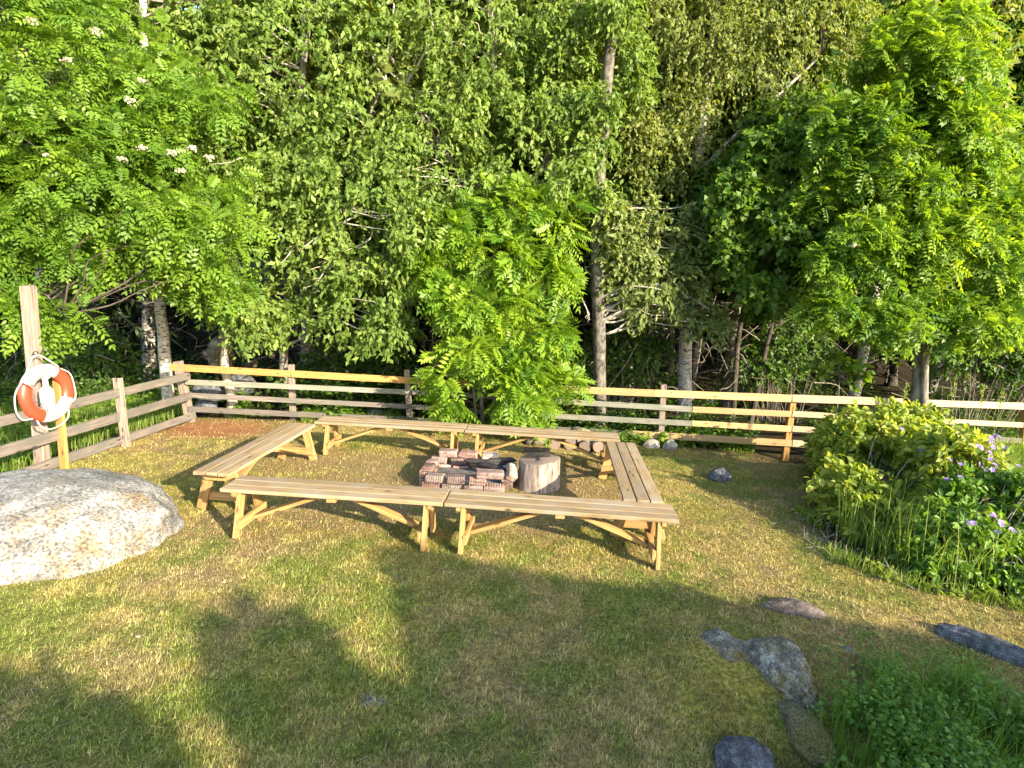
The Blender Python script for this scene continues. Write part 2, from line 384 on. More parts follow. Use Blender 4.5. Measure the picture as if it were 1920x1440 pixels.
# ------------------------------------------------------------------ ground
def gz(x, y):
    x = np.asarray(x, float); y = np.asarray(y, float); sh = x.shape; x = x.ravel(); y = y.ravel()
    h = 0.05 * (fbm2(x, y, 0.7, 11, 3) - 0.5) + 0.016 * (fbm2(x, y, 5.0, 12, 2) - 0.5)
    ring = np.exp(-(((x + 0.7) / 2.8) ** 2 + ((y - 6.6) / 2.2) ** 2) ** 2)
    h = h * (1 - 0.75 * ring)
    # knoll round the half buried rock in the foreground and the bank under the bush
    h = h + 0.10 * np.exp(-(((x - 1.55) / 0.55) ** 2 + ((y - 3.45) / 0.42) ** 2))
    h = h - 0.16 * np.exp(-(((x - 1.5) / 0.45) ** 2 + ((y - 2.65) / 0.28) ** 2))
    h = h + 0.05 * np.exp(-(((x - 2.5) / 0.5) ** 2 + ((y - 4.1) / 0.3) ** 2))
    h = h + 0.16 * sstep(0.0, 1.6, (x - 4.0) * 0.8 + (y - 6.0) * -0.1) * sstep(8.4, 7.0, y)
    h = h - np.interp(x, [-5.4, -1, 0.2, 0.9, 2.6, 4.7, 7], [.05, .04, .08, .17, .20, .32, .38]) * sstep(8.05, 8.95, y)
    far = sstep(10.3, 14, y); h = h + far * (0.35 * (fbm2(x, y, 0.35, 21, 3) - 0.6)) + sstep(15, 60, y) * 5.0 + sstep(60, 250, y) * 12
    h = h - 0.12 * sstep(-5.6, -8.0, x) * sstep(14, 9, y)
    return h.reshape(sh)

STRAW, DIRT = np.array((0.430, 0.330, 0.135)), np.array((0.300, 0.215, 0.125))
GREEN, MOSS = np.array((0.165, 0.230, 0.034)), np.array((0.330, 0.315, 0.055))
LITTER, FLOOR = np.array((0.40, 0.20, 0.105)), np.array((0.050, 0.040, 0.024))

def lawn_masks(x, y):
    n1 = fbm2(x, y, 0.8, 31, 4); n2 = fbm2(x, y, 2.2, 41, 4); n3 = fbm2(x, y, 6.0, 51, 3); n4 = fbm2(x, y, 1.3, 61, 4)
    near = sstep(6.0, 2.6, y)
    green = 0.95 * sstep(0.42, 0.70, -0.015 + n2 * 0.55 + n3 * 0.45 + 0.17 * near * sstep(2.5, -1, x) - 0.04 + 0.10 * np.exp(-(((x - 3.2) / 1.5) ** 2 + ((y - 8.0) / 1.0) ** 2)) + 0.10 * sstep(0.5, 2.6, x) * near)
    moss = sstep(0.42, 0.66, n4 + 0.14 * np.exp(-(((x + 4.3) / 1.0) ** 2 + ((y - 7.3) / 1.5) ** 2)) + 0.16 * np.exp(-(((x - 3.2) / 1.2) ** 2 + ((y - 4.9) / 1.2) ** 2)) + 0.30 * np.exp(-(((x - 3.2) / 1.5) ** 2 + ((y - 8.2) / 0.9) ** 2)))
    ring = np.exp(-(((x + 0.6) / 2.0) ** 2 + ((y - 6.5) / 1.3) ** 2) ** 2)
    dirt = sstep(0.44, 0.62, n1 * 0.5 + n3 * 0.5 + 0.24 * ring)
    lit = np.exp(-(((x + 4.75) / 0.85) ** 2 + ((y - 8.85) / 0.62) ** 2) ** 1.5) * sstep(0.25, 0.45, n2 + 0.1)
    lit = np.clip(lit * 1.3, 0, 1)
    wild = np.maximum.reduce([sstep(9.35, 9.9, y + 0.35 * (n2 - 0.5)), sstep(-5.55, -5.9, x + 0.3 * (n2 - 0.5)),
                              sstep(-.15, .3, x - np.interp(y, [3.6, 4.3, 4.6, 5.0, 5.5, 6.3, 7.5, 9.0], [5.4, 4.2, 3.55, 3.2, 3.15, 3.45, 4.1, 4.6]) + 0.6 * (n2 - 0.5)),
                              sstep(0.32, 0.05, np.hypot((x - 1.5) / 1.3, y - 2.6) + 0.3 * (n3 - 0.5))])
    return green, moss, dirt, lit, wild

def lawn_col(x, y):
    g, m, d, lt, w = [a[:, None] for a in lawn_masks(x, y)]
    c = STRAW * (1 - 0.18 - 0.62 * m) + MOSS * (0.18 + 0.62 * m)
    c = c * (1 - 0.75 * d) + DIRT * 0.75 * d
    c = c * (1 - 0.8 * g) + GREEN * 0.8 * g
    c = c * (1 - lt) + LITTER * lt
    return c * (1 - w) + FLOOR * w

def axis(lo, hi, fine, coarse_hi, k):
    a = np.arange(lo, hi, fine); r = hi + (coarse_hi - hi) * (np.linspace(0, 1, k) ** 2.2)
    return a, r
xs = np.concatenate([-300 + (300 - 9) * (1 - np.linspace(1, 0, 30) ** 2.2), np.arange(-8.95, 8.95, 0.06), 9 + 291 * np.linspace(0, 1, 30) ** 2.2])
ys = np.concatenate([-60 + 61.2 * (1 - np.linspace(1, 0, 18) ** 2), np.arange(1.25, 10.9, 0.06), 11 + 289 * np.linspace(0, 1, 40) ** 2.2])
xs = np.unique(xs.round(4)); ys = np.unique(ys.round(4))
GX, GY = np.meshgrid(xs, ys); gx, gy = GX.ravel(), GY.ravel()
GV = np.stack([gx, gy, gz(gx, gy)], 1)
nx = len(xs); i = (np.arange(len(ys) - 1)[:, None] * nx + np.arange(nx - 1)[None]).ravel()
GF = np.stack([i, i + 1, i + 1 + nx, i + nx], 1)
gm, n, l, b = new_mat('lawn soil')
a = node(n, 'ShaderNodeAttribute', attribute_name='patch')
ge = n.new('ShaderNodeNewGeometry')
n1 = n.new('ShaderNodeTexNoise'); n1.inputs['Scale'].default_value = 38; n1.inputs['Detail'].default_value = 8; n1.inputs['Roughness'].default_value = 0.75; l.new(ge.outputs['Position'], n1.inputs['Vector'])
r1 = ramp(n, [(0.34, (0.20, 0.17, 0.13)), (0.5, (0.60, 0.57, 0.50)), (0.66, (1.35, 1.25, 1.05))]); l.new(n1.outputs['Fac'], r1.inputs[0])
mu = node(n, 'ShaderNodeMixRGB', blend_type='MULTIPLY'); mu.inputs[0].default_value = 1; l.new(a.outputs['Vector'], mu.inputs[1]); l.new(r1.outputs[0], mu.inputs[2])
l.new(mu.outputs[0], b.inputs['Base Color']); b.inputs['Roughness'].default_value = 0.95; b.inputs['Specular IOR Level'].default_value = 0.1
bu = n.new('ShaderNodeBump'); bu.inputs['Strength'].default_value = 0.9; bu.inputs['Distance'].default_value = 0.02
l.new(n1.outputs['Fac'], bu.inputs['Height']); l.new(bu.outputs[0], b.inputs['Normal'])
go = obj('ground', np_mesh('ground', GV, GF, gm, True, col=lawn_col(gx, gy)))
tag(go, 'dry mown lawn and forest floor', None, None, 'structure')

# lawn blades: one mass nobody could count
def blades(n, xr, yr, keep, hmin, hmax, w, lean, seed):
    g = np.random.default_rng(seed)
    t = g.random(n); y = yr[0] * (yr[1] / yr[0]) ** t          # denser towards the viewer
    x = (g.random(n) * 2 - 1) * np.minimum(xr, 1.02 * y + 0.3)
    k = keep(x, y, g); x, y = x[k], y[k]; n = len(x)
    base = np.stack([x, y, gz(x, y) - 0.003], 1)
    az = g.random(n) * 2 * np.pi; tl = np.arcsin(np.clip(lean[0] + (lean[1] - lean[0]) * g.random(n), 0, 1))
    L = hmin + (hmax - hmin) * g.random(n) ** 1.5
    D = np.stack([np.sin(tl) * np.cos(az), np.sin(tl) * np.sin(az), np.cos(tl)], 1)
    side = unit(np.cross(D, np.array([0.2, 0.1, 1.0]) + 0.5 * (g.random((n, 3)) - 0.5)))
    wd = w * (0.6 + 0.8 * g.random(n))[:, None] * (0.6 + 0.09 * y[:, None])
    V = np.stack([base - side * wd, base + side * wd, base + D * L[:, None] + np.array([0, 0, 0.004])], 1).reshape(-1, 3)
    F = np.arange(3 * n).reshape(-1, 3)
    return x, y, V, F, g, n
def lawn_keep(x, y, g):
    gr, ms, di, lt, wi = lawn_masks(x, y)
    p = 1 - 0.62 * di - 0.75 * lt; p = p * (1 - wi)
    p = np.where((((x - 1.62) / 0.34) ** 2 + ((y - 3.38) / 0.32) ** 2) < 1, p * 0.1, p)
    t1 = vnoise(np.stack([x, y, x * 0], 1), 26, 71) * .55 + vnoise(np.stack([x, y, x * 0], 1), 11, 72) * .45
    p = p * (0.34 + 0.8 * sstep(0.36, 0.58, t1))
    return g.random(len(x)) < np.clip(p, 0.03, 1)
x, y, V, F, g, n = blades(920000, 8.5, (1.9, 9.8), lawn_keep, 0.012, 0.040, 0.0027, (0.45, 0.985), 3)
gr, ms, di, lt, wi = lawn_masks(x, y)
c = lawn_col(x, y); pick = g.random(n)
isg = pick < (0.10 + 0.72 * gr)
c = np.where(isg[:, None], 0.35 * c + 0.65 * np.array((0.200, 0.265, 0.042)), 0.55 * c + 0.45 * np.array((0.50, 0.41, 0.19)))
tf = vnoise(np.stack([x, y, x * 0], 1), 24, 77) * .6 + vnoise(np.stack([x, y, x * 0], 1), 9, 78) * .4
c = c * (0.45 + 0.95 * g.random((n, 1)) ** 1.2) * (0.74 + 0.55 * sstep(.3, .7, tf))[:, None]
bm_, n_, l_, b_ = new_mat('lawn blade')
a = node(n_, 'ShaderNodeAttribute', attribute_name='patch'); l_.new(a.outputs['Vector'], b_.inputs['Base Color'])
b_.inputs['Roughness'].default_value = 0.6; b_.inputs['Specular IOR Level'].default_value = 0.25
t_ = n_.new('ShaderNodeBsdfTranslucent'); l_.new(a.outputs['Vector'], t_.inputs[0]); mx = n_.new('ShaderNodeMixShader'); mx.inputs[0].default_value = 0.25
l_.new(b_.outputs[0], mx.inputs[1]); l_.new(t_.outputs[0], mx.inputs[2]); l_.new(mx.outputs[0], n_['Material Output'].inputs[0])
M['blade'] = bm_
def straw_keep(x, y, g):
    gr, ms, di, lt, wi = lawn_masks(x, y); return g.random(len(x)) < (1 - wi) * (1 - 0.4 * gr)
x2, y2, V2, F2, g2_, n2_ = blades(15000, 8.5, (1.9, 9.6), straw_keep, 0.04, 0.10, 0.0020, (0.93, 1.0), 9)
c2 = np.array((0.55, 0.45, 0.25)) * (0.55 + 0.7 * g2_.random((n2_, 1)))
tag(obj('straw_litter', np_mesh('straw_litter', V2, F2, bm_, col=c2)), 'loose dry straw and clippings lying on the lawn', 'straw', None, 'stuff')
tag(obj('lawn_grass', np_mesh('lawn_grass', V, F, bm_, col=c)), 'short dry mown grass with green tufts covering the lawn', 'grass', None, 'stuff')

# ------------------------------------------------------------------ rocks
def rock(name, label, c, size, mat, seed, rz=0, flat=0.0, sub=5, cuts=4, amp=0.16, group=None, parent=None, cat='rock', sink=0.0, rough=0.11):
    import bmesh
    bm = bmesh.new(); bmesh.ops.create_icosphere(bm, subdivisions=sub, radius=1)
    V = np.array([v.co[:] for v in bm.verts])
    g = np.random.default_rng(seed)
    d = V.copy()
    r = 1 + amp * 2 * (fbm(d + seed, 1.1, seed, 3) - 0.5) + amp * 0.55 * (fbm(d + seed, 4.0, seed + 5, 3) - 0.5)
    V = d * r[:, None]
    for _ in range(cuts):                                   # broken facets
        nn = unit(g.normal(size=3)); nn[2] = abs(nn[2]) * 0.7; nn = unit(nn); o_ = 0.62 + 0.25 * g.random()
        s = V @ nn - o_; V = V - np.where(s > 0, s * 0.82, 0)[:, None] * nn
    V = V + rough * (fbm(V + seed, 7, seed + 9, 4) - 0.5)[:, None] * d
    V = V * np.array(size)
    for v, p in zip(bm.verts, V): v.co = p
    me = bpy.data.meshes.new(name); bm.to_mesh(me); bm.free()
    me.polygons.foreach_set('use_smooth', np.ones(len(me.polygons), bool))
    o = obj(name, me, parent, mat, loc=(c[0], c[1], c[2] - sink)); o.rotation_euler = (0, 0, rz)
    if parent is None: tag(o, label, cat, group)
    return o

# ------------------------------------------------------------------ benches
def make_bench(label):
    root = thing('bench', label, 'bench', group='wooden benches round the fire pit')
    L, Hs, T = 2.10, 0.46, 0.036
    pw = 0.118
    for k, yy in enumerate((-0.130, 0.0, 0.130)):
        beam('seat_plank', (-L / 2, yy, Hs - T / 2), (L / 2, yy, Hs - T / 2), pw, T, M['seat_wood'], root, side=(0, 1, 0), jit=0.0025)
    for s in (-1, 1):
        xo = s * (L / 2 - 0.165)
        # chamfered cleat under the seat, outermost
        w, hh, t = 0.185, 0.085, 0.038
        pr = [(-w, Hs - T - 0.001), (w, Hs - T - 0.001), (w, Hs - T - 0.035), (w - 0.06, Hs - T - hh), (-w + 0.06, Hs - T - hh), (-w, Hs - T - 0.035)]
        V = [(xo + s * 0.040 + dx, y, z) for dx in (-t / 2, t / 2) for y, z in pr]
        F = [list(range(6)), list(range(6, 12))] + [[k, (k + 1) % 6, (k + 1) % 6 + 6, k + 6] for k in range(6)]
        me = bpy.data.meshes.new('cleat'); me.from_pydata(V, [], F); fix_normals(me); obj('cleat', me, root, M['leg_wood'])
        for q in (-1, 1):
            beam('leg', (xo, q * 0.118, Hs - T - 0.004), (xo, q * 0.226, 0.0), 0.100, 0.038, M['leg_wood'], root, side=(0, 1, 0))
        beam('stretcher', (xo - s * 0.039, -0.245, 0.135), (xo - s * 0.039, 0.245, 0.135), 0.088, 0.036, M['leg_wood'], root, side=(0, 0, 1))
        beam('brace', (xo - s * 0.060, 0, 0.125), (s * 0.10, 0, Hs - T - 0.022), 0.095, 0.034, M['leg_wood'], root, side=(0, 1, 0))
    beam('middle_cleat', (0, -0.18, Hs - T - 0.021), (0, 0.18, Hs - T - 0.021), 0.085, 0.038, M['leg_wood'], root, side=(1, 0, 0))
    return root

BENCHES = [(-2.915, 6.50, 1.504, 'slatted pine bench on the left of the fire pit, pointing away from the viewer'),
           (-1.622, 5.164, -0.060, 'left bench of the near pair, its end beside the pale boulder'),
           (0.493, 5.013, -0.082, 'right bench of the near pair, in front of the tree stump'),
           (-1.664, 7.806, -0.062, 'left bench of the far pair, between the fire pit and the fence'),
           (0.447, 7.638, -0.084, 'right bench of the far pair, in front of the firewood logs'),
           (1.384, 6.241, 1.496, 'bench on the right with wide gaps between its three planks, pointing away')]
proto = None
for bx, by, ba, lab in BENCHES:
    o = make_bench(lab) if proto is None else copy_tree(proto)
    proto = proto or o
    o.location = (bx, by, float(gz(np.array([bx]), np.array([by]))[0]) + 0.004); o.rotation_euler = (0, 0, ba); o['label'] = lab

# ------------------------------------------------------------------ fences
def fence_post(parent, base_px, top_px, Y, w, mat, name='post', sink=0.15):
    p = at(*base_px, Y=Y); q = at(*top_px, Y=Y)
    d = unit(q - p); p = p - d * sink
    return beam(name, p, q, w, w * 0.8, mat, parent, side=(1, 0, 0), jit=0.004, bev=0.006)

bf = thing('rail_fence', 'four railed fence across the far side of the lawn, new yellow and old grey rails', 'fence', at(960, 800, Y=9.85))
bfl = Vector(bf.location)
def inv(p): return Vector(p) - bfl
POSTS = [((357, 792), (333, 677), 9.30), ((550, 782), (546, 684), 9.72), ((768, 790), (763, 693), 9.90), ((992, 806), (993, 709), 9.85), ((1238, 824), (1244, 721), 9.65), ((1471, 860), (1486, 752), 9.45), ((1684, 880), (1690, 752), 9.30), ((1915, 900), (1924, 757), 9.15)]
def bpost(b, t, Y, mat, w=0.10):
    p = at(*b, Y=Y); q = at(*t, Y=Y); d = unit(q - p); p = p - d * 0.2
    return beam('post', inv(p), inv(q), w, w * 0.8, mat, bf, side=(1, 0, 0), jit=0.004, bev=0.006)
for k, (b, t, Y) in enumerate(POSTS):
    bpost(b, t, Y, M['post_grey'] if k < 5 else M['rail_orange'], 0.125 if k == 0 else 0.10)
def post_Y(px):
    xs_ = [p[0][0] for p in POSTS]; return float(np.interp(px, xs_, [p[2] for p in POSTS])) - 0.065
RAIL = {1: [(322, 688), (345, 690), (767, 713), (993, 727), (1243, 738), (1484, 747), (1690, 754), (2060, 766)],
        2: [(347, 716), (767, 735), (993, 749), (1243, 765), (1484, 776), (1690, 786), (2060, 804)],
        3: [(350, 741), (767, 762), (1017, 779), (1243, 791), (1484, 804), (1690, 815), (2060, 834)],
        4: [(354, 767), (767, 787), (1030, 804), (1243, 817), (1484, 831), (1690, 842), (2060, 862)]}
def rail_y(k, px):
    r = RAIL[k]; return float(np.interp(px, [a for a, _ in r], [b_ for _, b_ in r]))
def rail(k, x0, x1, mat, h=0.105, dy=0.0):
    p, q = at(x0, rail_y(k, x0), Y=post_Y(x0) + dy), at(x1, rail_y(k, x1), Y=post_Y(x1) + dy)
    return beam('rail', inv(p), inv(q), h, 0.03, mat, bf, side=(0, 0, 1), jit=0.004)
for k, x0, x1, mt, h in ((1, 318, 545, 'rail_orange', .115), (1, 546, 790, 'rail_orange', .118), (1, 791, 992, 'rail_orange', .118), (1, 993, 1226, 'rail_fresh', .122),
                      (1, 1227, 1484, 'rail_fresh', .125), (1, 1485, 1692, 'rail_pale', .125), (1, 1737, 2060, 'rail_pale', .11),
                      (2, 347, 767, 'rail_lichen', .085), (2, 768, 993, 'rail_grey', .085), (2, 994, 1297, 'rail_lichen', .09), (2, 1298, 1484, 'rail_fresh', .10), (2, 1485, 1690, 'rail_pale', .10), (2, 1737, 2060, 'rail_pale', .09),
                      (3, 350, 767, 'rail_grey', .085), (3, 768, 1016, 'rail_grey', .08), (3, 1017, 1296, 'rail_lichen', .09), (3, 1297, 1484, 'rail_fresh', .10), (3, 1485, 1690, 'rail_pale', .10), (3, 1737, 2060, 'rail_grey', .09),
                      (4, 354, 767, 'rail_grey', .095), (4, 768, 1029, 'rail_grey', .09), (4, 1030, 1185, 'rail_grey', .09), (4, 1186, 1484, 'rail_fresh', .115), (4, 1485, 1690, 'rail_pale', .115), (4, 1737, 2060, 'rail_grey', .09)):
    rail(k, x0, x1, M[mt], h)

sf = thing('rail_fence', 'old grey three railed fence running along the left edge towards the viewer', 'fence', at(227, 838, Y=7.63))
sfl = Vector(sf.location)
p, q = at(238, 842, Y=7.63), at(220, 709, Y=7.66)
beam('post', Vector(p) - sfl - Vector((0, 0, .15)), Vector(q) - sfl, 0.09, 0.08, M['post_grey'], sf, side=(1, 0, 0), jit=.004)
p = at(-260, 960, Y=4.9); beam('post', Vector(p) - sfl - Vector((0, 0, .2)), Vector(p) - sfl + Vector((-.05, 0, 0.95)), 0.10, 0.09, M['post_grey'], sf, side=(1, 0, 0), jit=.004)
for (xa, ya), (xb, yb), h in (((0, 787), (346, 704), .115), ((0, 843), (350, 741), .12), ((0, 898), (358, 777), .115)):
    A, B = at(xa, ya, Y=6.02), at(xb, yb, Y=9.12)
    off = np.array([0.075, 0, 0]); d = (B - A)
    A2 = A - d * 0.55
    Mid = A + d * 0.48
    beam('rail', Vector(A2 + off) - sfl, Vector(Mid + off) - sfl, h, 0.032, M['rail_grey'], sf, side=(0, 0, 1), jit=.005)
    beam('rail', Vector(Mid + off + unit(d) * 0.004) - sfl, Vector(B + off) - sfl, h, 0.032, M['rail_grey'], sf, side=(0, 0, 1), jit=.005)

# ------------------------------------------------------------------ lifebuoy post and lifebuoy
YP = 6.62
lp = thing('lifebuoy_post', 'tall weathered post carrying the lifebuoy, with a bare orange prop board beside it', 'post', at(80, 885, Y=YP))
l0 = Vector(lp.location)
beam('post', Vector(at(82, 900, Y=YP)) - l0, Vector(at(53, 536, Y=YP)) - l0, 0.125, 0.11, M['post_grey'], lp, side=(1, 0, 0), jit=.005, bev=.008)
beam('prop_board', Vector(at(122, 885, Y=YP + .02)) - l0, Vector(at(105, 690, Y=YP + .1)) - l0, 0.10, 0.045, M['rail_orange'], lp, side=(1, -0.2, 0), jit=.003)
YB = 6.50
PXM = YB / FPX                                            # metres per photograph pixel at the lifebuoy
rc = at(88, 737, Y=YB)
nrm = unit(np.array([1.0, -0.10, 0.05])); ax = unit(np.cross(np.array([0, 0, 1.0]), nrm)); up = np.cross(nrm, ax)
def hookpath(pts, r, name, mat, parent, l0_, sides=6):
    P = catmull(np.array(pts), 8); V, F = tube_np([(P - np.array(l0_), np.full(len(P), r))], sides)
    return obj(name, np_mesh(name, V, F, mat, True), parent)
def zb(x, y, Y=YB - .1):                                  # from the enlarged crop of the lifebuoy
    c_ = np.array([0, 0, CAMH]); d_ = at(x / 6.545, 640 + y / 6.545, Y=1.0) - c_
    p0 = rc + nrm * (0.065 + (YB - .1 - Y)); return c_ + d_ * (np.dot(p0 - c_, nrm) / np.dot(d_, nrm))
hookpath([zb(395, 170, YB + .13), zb(420, 130, YB + .02), zb(460, 130, YB), zb(470, 165, YB)], .006, 'hook', M['iron'], lp, l0)
hookpath([zb(500, 190, YB + .13), zb(510, 130, YB + .06), zb(540, 95, YB), zb(575, 120, YB - .02)], .006, 'hook', M['zinc'], lp, l0)
lb = thing('lifebuoy', 'red and white lifebuoy hanging with its rope on the tall post', 'lifebuoy', rc)
Ro, rt = 0.268, 0.076
def ring_seg(a0, a1, name, mat, n=26, rr=1.0):
    th = np.radians(np.linspace(a0, a1, n)); ph = np.linspace(0, 2 * np.pi, 18, endpoint=False)
    C_ = (np.cos(th)[:, None] * ax + np.sin(th)[:, None] * up)
    ring = C_[:, None] * (Ro + rt * rr * np.cos(ph))[None, :, None] + nrm * (rt * 0.72 * rr * np.sin(ph))[None, :, None]
    V = ring.reshape(-1, 3); i = np.arange(n - 1)[:, None] * 18 + np.arange(18)[None]; j = np.arange(n - 1)[:, None] * 18 + (np.arange(18)[None] + 1) % 18
    F = np.stack([i, j, j + 18, i + 18], -1).reshape(-1, 4)
    return obj(name, np_mesh(name, V, F, mat, True), lb)
ring_seg(64, 150, 'white_section', M['white']); ring_seg(-112, -25, 'white_section', M['white'])
ring_seg(-25, 64, 'red_section', M['red']); ring_seg(150, 248, 'red_section', M['red'])
ring_seg(148.6, 152.6, 'band', M['band'], 4, 1.04)
for a in (-24, 62, -110):
    ring_seg(a - 1.8, a + 1.8, 'band', M['white'], 4, 1.03)
# lettering bent along the ring
def ring_text(txt, centre_deg, span_deg, inward, size):
    cu = bpy.data.curves.new('lettering', 'FONT'); cu.body = txt; cu.align_x = 'CENTER'; cu.align_y = 'CENTER'; cu.size = 1; cu.extrude = 0; cu.space_character = 1.2; cu.offset = 0.0
    to = bpy.data.objects.new('lettering', cu); COL.objects.link(to)
    dg = bpy.context.evaluated_depsgraph_get(); me = bpy.data.meshes.new_from_object(to.evaluated_get(dg)); bpy.data.objects.remove(to)
    co = np.array([v.co[:] for v in me.vertices]); wdt = co[:, 0].max() - co[:, 0].min()
    s = math.radians(span_deg) / wdt
    sg = 1 if inward else -1
    th = math.radians(centre_deg) + sg * (co[:, 0] - (co[:, 0].max() + co[:, 0].min()) / 2) * s
    rad = Ro + (-1 if inward else 1) * (co[:, 1] - (co[:, 1].max() + co[:, 1].min()) / 2) * size
    cosph = np.clip((rad - Ro) / rt, -1, 1)
    P = (np.cos(th)[:, None] * ax + np.sin(th)[:, None] * up) * rad[:, None] + nrm * (rt * 0.72 * np.sqrt(1 - cosph ** 2) + 0.0025)[:, None]
    me.vertices.foreach_set('co', P.astype(np.float32).ravel()); me.update(); me.materials.clear()
    return obj('lettering', me, lb, M['print'])
ring_text('TRYGG-HANSA', 107, 76, False, 0.068)
ring_text('TRYGG-HANSA', -68, 76, True, 0.068)
V, F = [], []
ropes = [[zb(278, 490), zb(205, 600), zb(180, 720), zb(205, 880), zb(280, 965), zb(400, 950)],
         [zb(455, 975), zb(500, 1040), zb(600, 1080), zb(740, 1030), zb(830, 940), zb(845, 840)],
         [zb(870, 755), zb(925, 690), zb(915, 560), zb(860, 400), zb(750, 335)],
         [zb(715, 310), zb(600, 235), zb(500, 178, YB - .02), zb(410, 185, YB - .02), zb(360, 290), zb(285, 480)],
         [zb(272, 500), zb(330, 520, YB - .16), zb(410, 575, YB - .1)]]
for rp in ropes:
    P = catmull(np.array(rp), 8); v, f = tube_np([(P - rc, np.full(len(P), .0085))], 7)
    obj('rope', np_mesh('rope', v, f, M['rope'], True), lb)
# white bottle shaped line holder inside the ring
bt = thing('throw_line_bottle', 'white bottle shaped line holder hanging inside the lifebuoy ring', 'bottle', zb(600, 880, YB - .02))
b0 = np.array(bt.location); tp = zb(545, 405, YB - .02) - b0; Lb = np.linalg.norm(tp); da = unit(tp)
s1 = unit(np.cross(da, nrm)); s2 = np.cross(da, s1)
prof = [(0, .0), (0, .060), (.02, .068), (.50, .074), (.60, .070), (.66, .048), (.69, .030), (.84, .028), (.87, .030), (.91, .055), (.96, .052), (1, .03), (1, 0)]
th = np.linspace(0, 2 * np.pi, 20, endpoint=False)
V = np.concatenate([da * Lb * t + r * (np.cos(th)[:, None] * s1 + np.sin(th)[:, None] * s2) for t, r in prof]); n = len(prof)
i = np.arange(n - 1)[:, None] * 20 + np.arange(20)[None]; j = np.arange(n - 1)[:, None] * 20 + (np.arange(20)[None] + 1) % 20
obj('bottle_body', np_mesh('bottle_body', V, np.stack([i, j, j + 20, i + 20], -1).reshape(-1, 4), M['white'], True), bt)
P = catmull(np.array([zb(395, 650, YB - .03), zb(430, 670, YB - .06), zb(420, 730, YB - .06), zb(470, 760, YB - .1), zb(560, 790, YB - .13), zb(595, 870, YB - .12)]), 6)
v, f = tube_np([(P - b0, np.full(len(P), .004))], 5); obj('cord', np_mesh('cord', v, f, M['wire'], True), bt)

# ------------------------------------------------------------------ boulder and stones of the lawn
rock('boulder', 'large pale lichened granite boulder at the left edge of the lawn', (-4.42, 5.02, 0.0), (1.32, 0.98, 0.53), M['boulder'], 5, rz=-0.25, sub=6, cuts=0, amp=0.13, sink=0.02, rough=0.09)
rock('boulder', 'low flat apron of granite with dry moss below the pale boulder', (-4.15, 4.32, -0.02), (0.78, 0.34, 0.13), M['boulder'], 8, rz=0.35, sub=5, cuts=2)
rock('rock', 'blue grey split rock half buried in the shaded lawn, lower right', (1.80, 3.36, 0.01), (0.25, 0.36, 0.21), M['rock'], 12, rz=0.35, cuts=8, sub=6, rough=.22)
rock('rock', 'flat mossy grey slab touching the left side of the split rock', (1.55, 3.52, 0.025), (0.25, 0.22, 0.12), M['rock'], 15, rz=-0.3, cuts=4, sub=6, rough=.2)
rock('rock', 'low brownish grey rock in the lawn at the shadow edge, behind the split rock', (2.28, 4.08, 0.015), (0.25, 0.13, 0.09), M['rock_brown'], 22, rz=-0.2, rough=.25)
rock('rock', 'long dark rock outcrop in the lawn at the right edge', (3.50, 3.72, 0.0), (0.40, 0.12, 0.11), M['rock_dark'], 27, rz=-0.75, cuts=7, rough=.3)
rock('rock', 'black angular stone in the shaded grass right of the benches', (2.84, 7.36, 0.03), (0.19, 0.15, 0.12), M['rock_dark'], 33, rz=0.2, cuts=6)
rock('rock', 'small bluish stone lying alone in the lawn right of the split rock', (2.44, 3.64, 0.0), (0.055, 0.045, 0.03), M['rock'], 36, sub=4)
rock('rock', 'low mossy rock ridge running down from the split rock to the corner plants', (1.76, 2.96, -0.055), (0.13, 0.26, 0.12), M['rock_moss'], 39, rz=0.25, cuts=5, rough=.25)
rock('rock', 'dark stone in the hollow at the bottom edge below the split rock', (1.36, 2.75, -0.10), (0.18, 0.13, 0.10), M['rock_dark'], 41, rough=.3)
rock('rock', 'grey stone in the corner hollow at the very bottom edge', (1.42, 2.42, -0.14), (0.20, 0.13, 0.10), M['rock'], 44, rough=.3, cuts=6)
rock('stone', 'flat grey stone flush with the grass in the middle foreground', (-0.75, 2.98, -0.012), (0.10, 0.06, 0.02), M['rock'], 47, sub=4, cat='stone')
rock('stone', 'tiny pink stone in the sunlit lawn below the boulder', tuple(at(258, 1193)), (0.022, 0.016, 0.014), M['stone_pink'], 48, sub=3, cat='stone')
rock('rock', 'pale stone against the left foot of the grey fence post behind the right bench', tuple(at(1222, 836, Y=9.42)), (0.14, 0.10, 0.12), M['rock_pale'], 51, sub=4)
rock('rock', 'pale stone against the right foot of the grey fence post behind the right bench', tuple(at(1257, 836, Y=9.40)), (0.13, 0.09, 0.11), M['rock_pale'], 53, sub=4)
rock('rock', 'rounded grey stone showing behind the far right bench seat', tuple(at(1088, 812, Y=9.30)), (0.17, 0.14, 0.12), M['rock'], 57, sub=4)
for k, (px, py, Y, sz, lab) in enumerate(((392, 735, 9.95, (.30, .2, .2), 'dark stone in the shade right behind the fence corner'), (445, 722, 10.3, (.33, .22, .22), 'dark rounded stone behind the pale forked trunk'),
                                     (415, 668, 11.6, (.27, .25, .42), 'tall mossy boulder standing behind the fence below the stone heap'), (700, 775, 10.3, (.22, .15, .12), 'low stone under the old fence left of the bright rowan'),
                                     (385, 762, 9.7, (.22, .15, .13), 'low black stone under the lowest rail at the fence corner'))):
    rock('rock', lab, tuple(at(px, py, Y=Y)), sz, M['rock' if k == 2 else 'rock_dark'], 61 + k, sub=4)
hp = thing('stone_heap', 'heap of brown rubble stones in the shade under the trees, left of the middle', 'stone heap', at(440, 700, Y=12.6))
h0 = np.array(hp.location)
